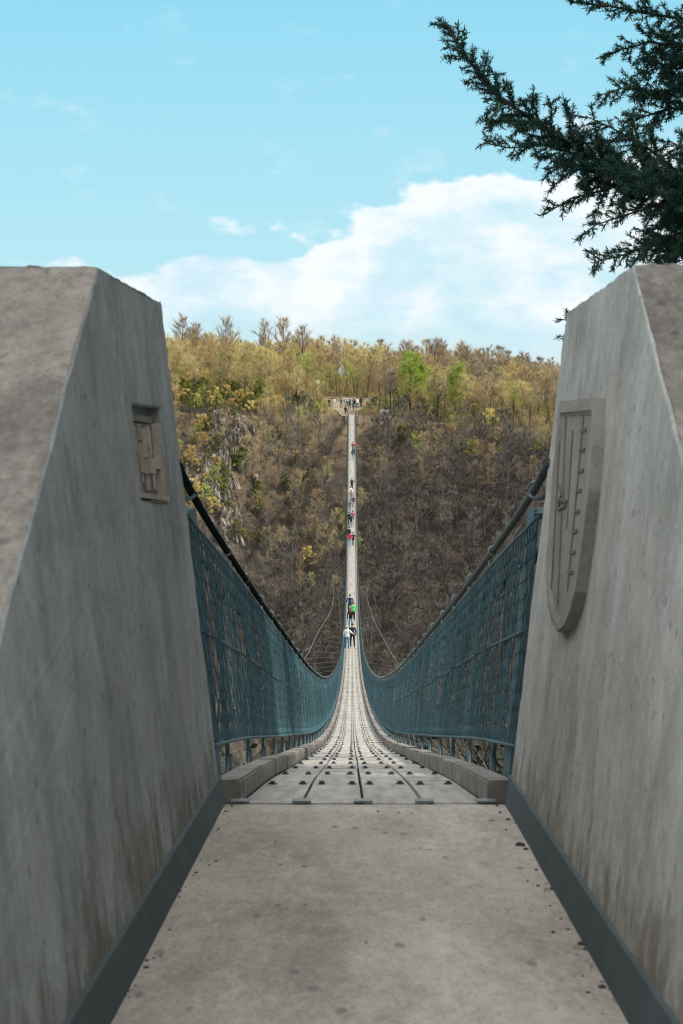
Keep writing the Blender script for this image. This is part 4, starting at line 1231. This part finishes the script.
def bough(wood, fol, pts, r0, twl, dens=.020, size=.038, step=.035, droop=.25, t0=0.):
    """twl(t): twig length along the bough; pts run from the trunk to the tip"""
    pts = [Vector(p) for p in pts]
    L = [0]
    for a, c_ in zip(pts[:-1], pts[1:]): L.append(L[-1] + (c_ - a).length)
    wood.tube(pts, [r0 * (1 - .85 * l / L[-1]) + .002 for l in L], 6)
    s_ = L[-1] * t0
    while s_ < L[-1]:
        i = max(j for j in range(len(pts) - 1) if L[j] <= s_)
        f = (s_ - L[i]) / (L[i + 1] - L[i]); p = lerp(pts[i], pts[i + 1], f); ax = (pts[i + 1] - pts[i]).normalized()
        t = s_ / L[-1]
        a = crn.uniform(0, 6.283)
        u1 = ax.cross(Vector((0, 1, 0))).normalized(); u2 = ax.cross(u1).normalized()
        rad = u1 * math.cos(a) + u2 * math.sin(a) * .8
        d = (ax * crn.uniform(.45, .95) + rad * .8 + Vector((0, 0, -droop * (1 - t) * crn.random()))).normalized()
        ln = twl(t) * crn.uniform(.45, 1.15)
        tp = twig(wood, fol, p, d, ln, size, dens)
        if ln > .16:
            for _ in range(int(ln / .042)):
                j = crn.randrange(max(1, len(tp) // 4), len(tp)); dd = (d + Vector((crn.gauss(0, .6), crn.gauss(0, .6), crn.gauss(0, .6)))).normalized()
                twig(wood, fol, tp[min(j, len(tp) - 1)], dd, ln * crn.uniform(.18, .42), size, dens)
        s_ += step * crn.uniform(.6, 1.4)
def ip(px, py, Y): return Vector((at(px, Y), Y, (VY - py) / F * Y))

def conifer(base, h, zlow, label, special=()):
    X, Y = base; z0 = ground(X, Y) - .2
    root = empty('conifer', (X, Y, z0)); tag(root, label, 'tree', 'conifers beside the bridge head')
    wood = MB(); fol = MB(); tr = MB()
    tr.tube([(X, Y, z0), (X + .03, Y, z0 + h * .3), (X, Y + .05, z0 + h * .65), (X, Y, z0 + h)], [.24, .19, .11, .01], 10)
    # upper crown: whorls of drooping boughs with broad sprays
    z = zlow; top = z0 + h
    while z < top - .3:
        f = (top - z) / (top - zlow); rr_ = .35 + 2.9 * f ** .8
        for k in range(9):
            a = crn.uniform(0, 6.283); rl = rr_ * crn.uniform(.75, 1.1)
            pts = []
            for t in (0, .35, .7, 1):
                pts.append(Vector((X + math.cos(a) * rl * t, Y + math.sin(a) * rl * t, z + .25 * rl * t - .42 * rl * t * t)))
            wood.tube(pts, [.03, .02, .012, .004], 4, cap=False)
            for _ in range(int(34 * rl)):
                t = crn.uniform(.12, 1.0); i = min(2, int(t / .34)); p = lerp(pts[i], pts[i + 1], crn.random())
                d = Vector((math.cos(a) + crn.gauss(0, .8), math.sin(a) + crn.gauss(0, .8), crn.uniform(-.6, .15))).normalized()
                ln = crn.uniform(.25, .6); s_ = d.cross(Vector((crn.gauss(0, .4), crn.gauss(0, .4), 1))).normalized() * .05
                fol.add([p, p + d * ln * .5 + s_, p + d * ln, p + d * ln * .5 - s_], [(0, 1, 2, 3)])
        z += .42
    for sp_ in special: sp_(wood, fol, X, Y)
    tr.build('trunk', M_cbark, root); wood.build('branches', M_cbark, root); fol.build('crown', M_needle, root)

def spec1(wood, fol, X, Y):
    YB = 14.2
    tk = Vector((X, Y, 1.0))
    # long rising bough
    main = [Vector((X, Y, .95)), ip(760, 232, YB + .3), ip(700, 206, YB + .2), ip(640, 176, YB + .1), ip(590, 158, YB), ip(545, 128, YB - .1), ip(500, 98, YB - .15), ip(470, 62, YB - .2), ip(446, 24, YB - .25)]
    bough(wood, fol, main, .035, lambda t: .10 + .42 * (1 - t) ** .85 * min(1, t * 4 + .4), step=.013, t0=.2, droop=.5)
    # side boughs of it
    bough(wood, fol, [ip(700, 190, YB), ip(650, 150, YB - .3), ip(612, 128, YB - .4), ip(590, 118, YB - .45)], .012, lambda t: .12 + .12 * (1 - t), step=.03)
    bough(wood, fol, [ip(590, 158, YB), ip(545, 145, YB + .3), ip(510, 148, YB + .4), ip(484, 143, YB + .5)], .010, lambda t: .08 + .10 * (1 - t), step=.03)
    bough(wood, fol, [ip(640, 176, YB), ip(605, 190, YB + .2), ip(572, 198, YB + .3), ip(545, 214, YB + .3)], .010, lambda t: .07 + .13 * (1 - t), step=.035)
    bough(wood, fol, [ip(700, 206, YB), ip(660, 205, YB - .2), ip(625, 215, YB - .2), ip(596, 225, YB - .2), ip(580, 236, YB - .2)], .010, lambda t: .06 + .14 * (1 - t), step=.035)
    bough(wood, fol, [ip(740, 215, YB), ip(690, 228, YB - .1), ip(650, 246, YB - .1), ip(620, 256, YB - .1), ip(594, 262, YB)], .012, lambda t: .10 + .16 * (1 - t), step=.022)
    bough(wood, fol, [ip(740, 235, YB), ip(700, 240, YB), ip(672, 250, YB), ip(655, 262, YB + .1)], .012, lambda t: .14 + .2 * (1 - t), step=.022)
    for (a_, b_, c_) in (((760, 200), (700, 180), (652, 168)), ((760, 190), (705, 160), (668, 140)), ((760, 245), (705, 225), (660, 222)), ((760, 250), (700, 252), (665, 268)), ((760, 170), (700, 190), (640, 196)), ((700, 204), (650, 186), (606, 178)), ((640, 176), (600, 168), (556, 166))):
        dy = crn.uniform(-.5, .5)
        bough(wood, fol, [ip(*a_, YB + dy), ip(*b_, YB + dy), ip(*c_, YB + dy)], .010, lambda t: .12 + .16 * (1 - t), step=.034)
    # upper boughs
    up_ = [Vector((X, Y, 2.9)), ip(740, 30, YB), ip(690, 20, YB - .2), ip(650, 14, YB - .3), ip(610, 6, YB - .4), ip(570, 2, YB - .5)]
    bough(wood, fol, up_, .025, lambda t: .10 + .30 * (1 - t), step=.025, t0=.15)
    bough(wood, fol, [ip(740, 40, YB), ip(690, 48, YB), ip(650, 42, YB), ip(620, 50, YB + .1), ip(604, 58, YB + .1)], .012, lambda t: .09 + .2 * (1 - t), step=.026)
    bough(wood, fol, [ip(740, 80, YB), ip(690, 88, YB), ip(650, 92, YB), ip(622, 88, YB), ip(598, 96, YB)], .012, lambda t: .08 + .2 * (1 - t), step=.026)
    bough(wood, fol, [ip(740, 110, YB), ip(700, 112, YB), ip(670, 108, YB), ip(640, 118, YB), ip(622, 128, YB)], .012, lambda t: .10 + .2 * (1 - t), step=.028)
    bough(wood, fol, [ip(730, 60, YB), ip(700, 66, YB + .2), ip(672, 64, YB + .2), ip(650, 70, YB + .2)], .012, lambda t: .2 + .1 * (1 - t), step=.026)
def spec2(wood, fol, X, Y):
    YB = 19.
    bough(wood, fol, [Vector((X, Y, .5)), ip(680, 330, YB), ip(620, 320, YB - .2), ip(585, 322, YB - .3), ip(557, 319, YB - .4)], .02, lambda t: .08 + .25 * (1 - t), step=.04, t0=.3)
    bough(wood, fol, [Vector((X, Y, .3)), ip(680, 348, YB), ip(620, 340, YB), ip(585, 338, YB), ip(559, 336, YB)], .02, lambda t: .05 + .2 * (1 - t), step=.05, t0=.3)
conifer((4.6, 12.6), 15.5, 3.6, 'dark green conifer leaning a long rising bough over the shield pylon', (spec1,))
conifer((5.4, 19.5), 19, 4.6, 'conifer behind the shield pylon, only a twig tip of it showing beside the pylon edge', (spec2,))
conifer((5.6, 7.8), 14.5, 2.2, 'unseen conifer added for shade right of the shield pylon, outside its rear corner')  # out of view, added to shade the near passage
conifer((6.4, 5.5), 14.0, 2.0, 'unseen conifer added for shade beside the middle of the shield pylon, between two others')  # out of view, added to close a gap that streaked the left wall with sun
conifer((6.0, 3.2), 13.5, 2.0, 'unseen conifer added for shade right of the shield pylon, outside its front corner')  # also an unseen shade tree added for the passage

# ------------------------------------------------------------------ render settings
scn.render.engine = 'CYCLES'
scn.cycles.filter_width = 1.15
scn.cycles.max_bounces = 6
scn.cycles.diffuse_bounces = 3
scn.cycles.transparent_max_bounces = 4
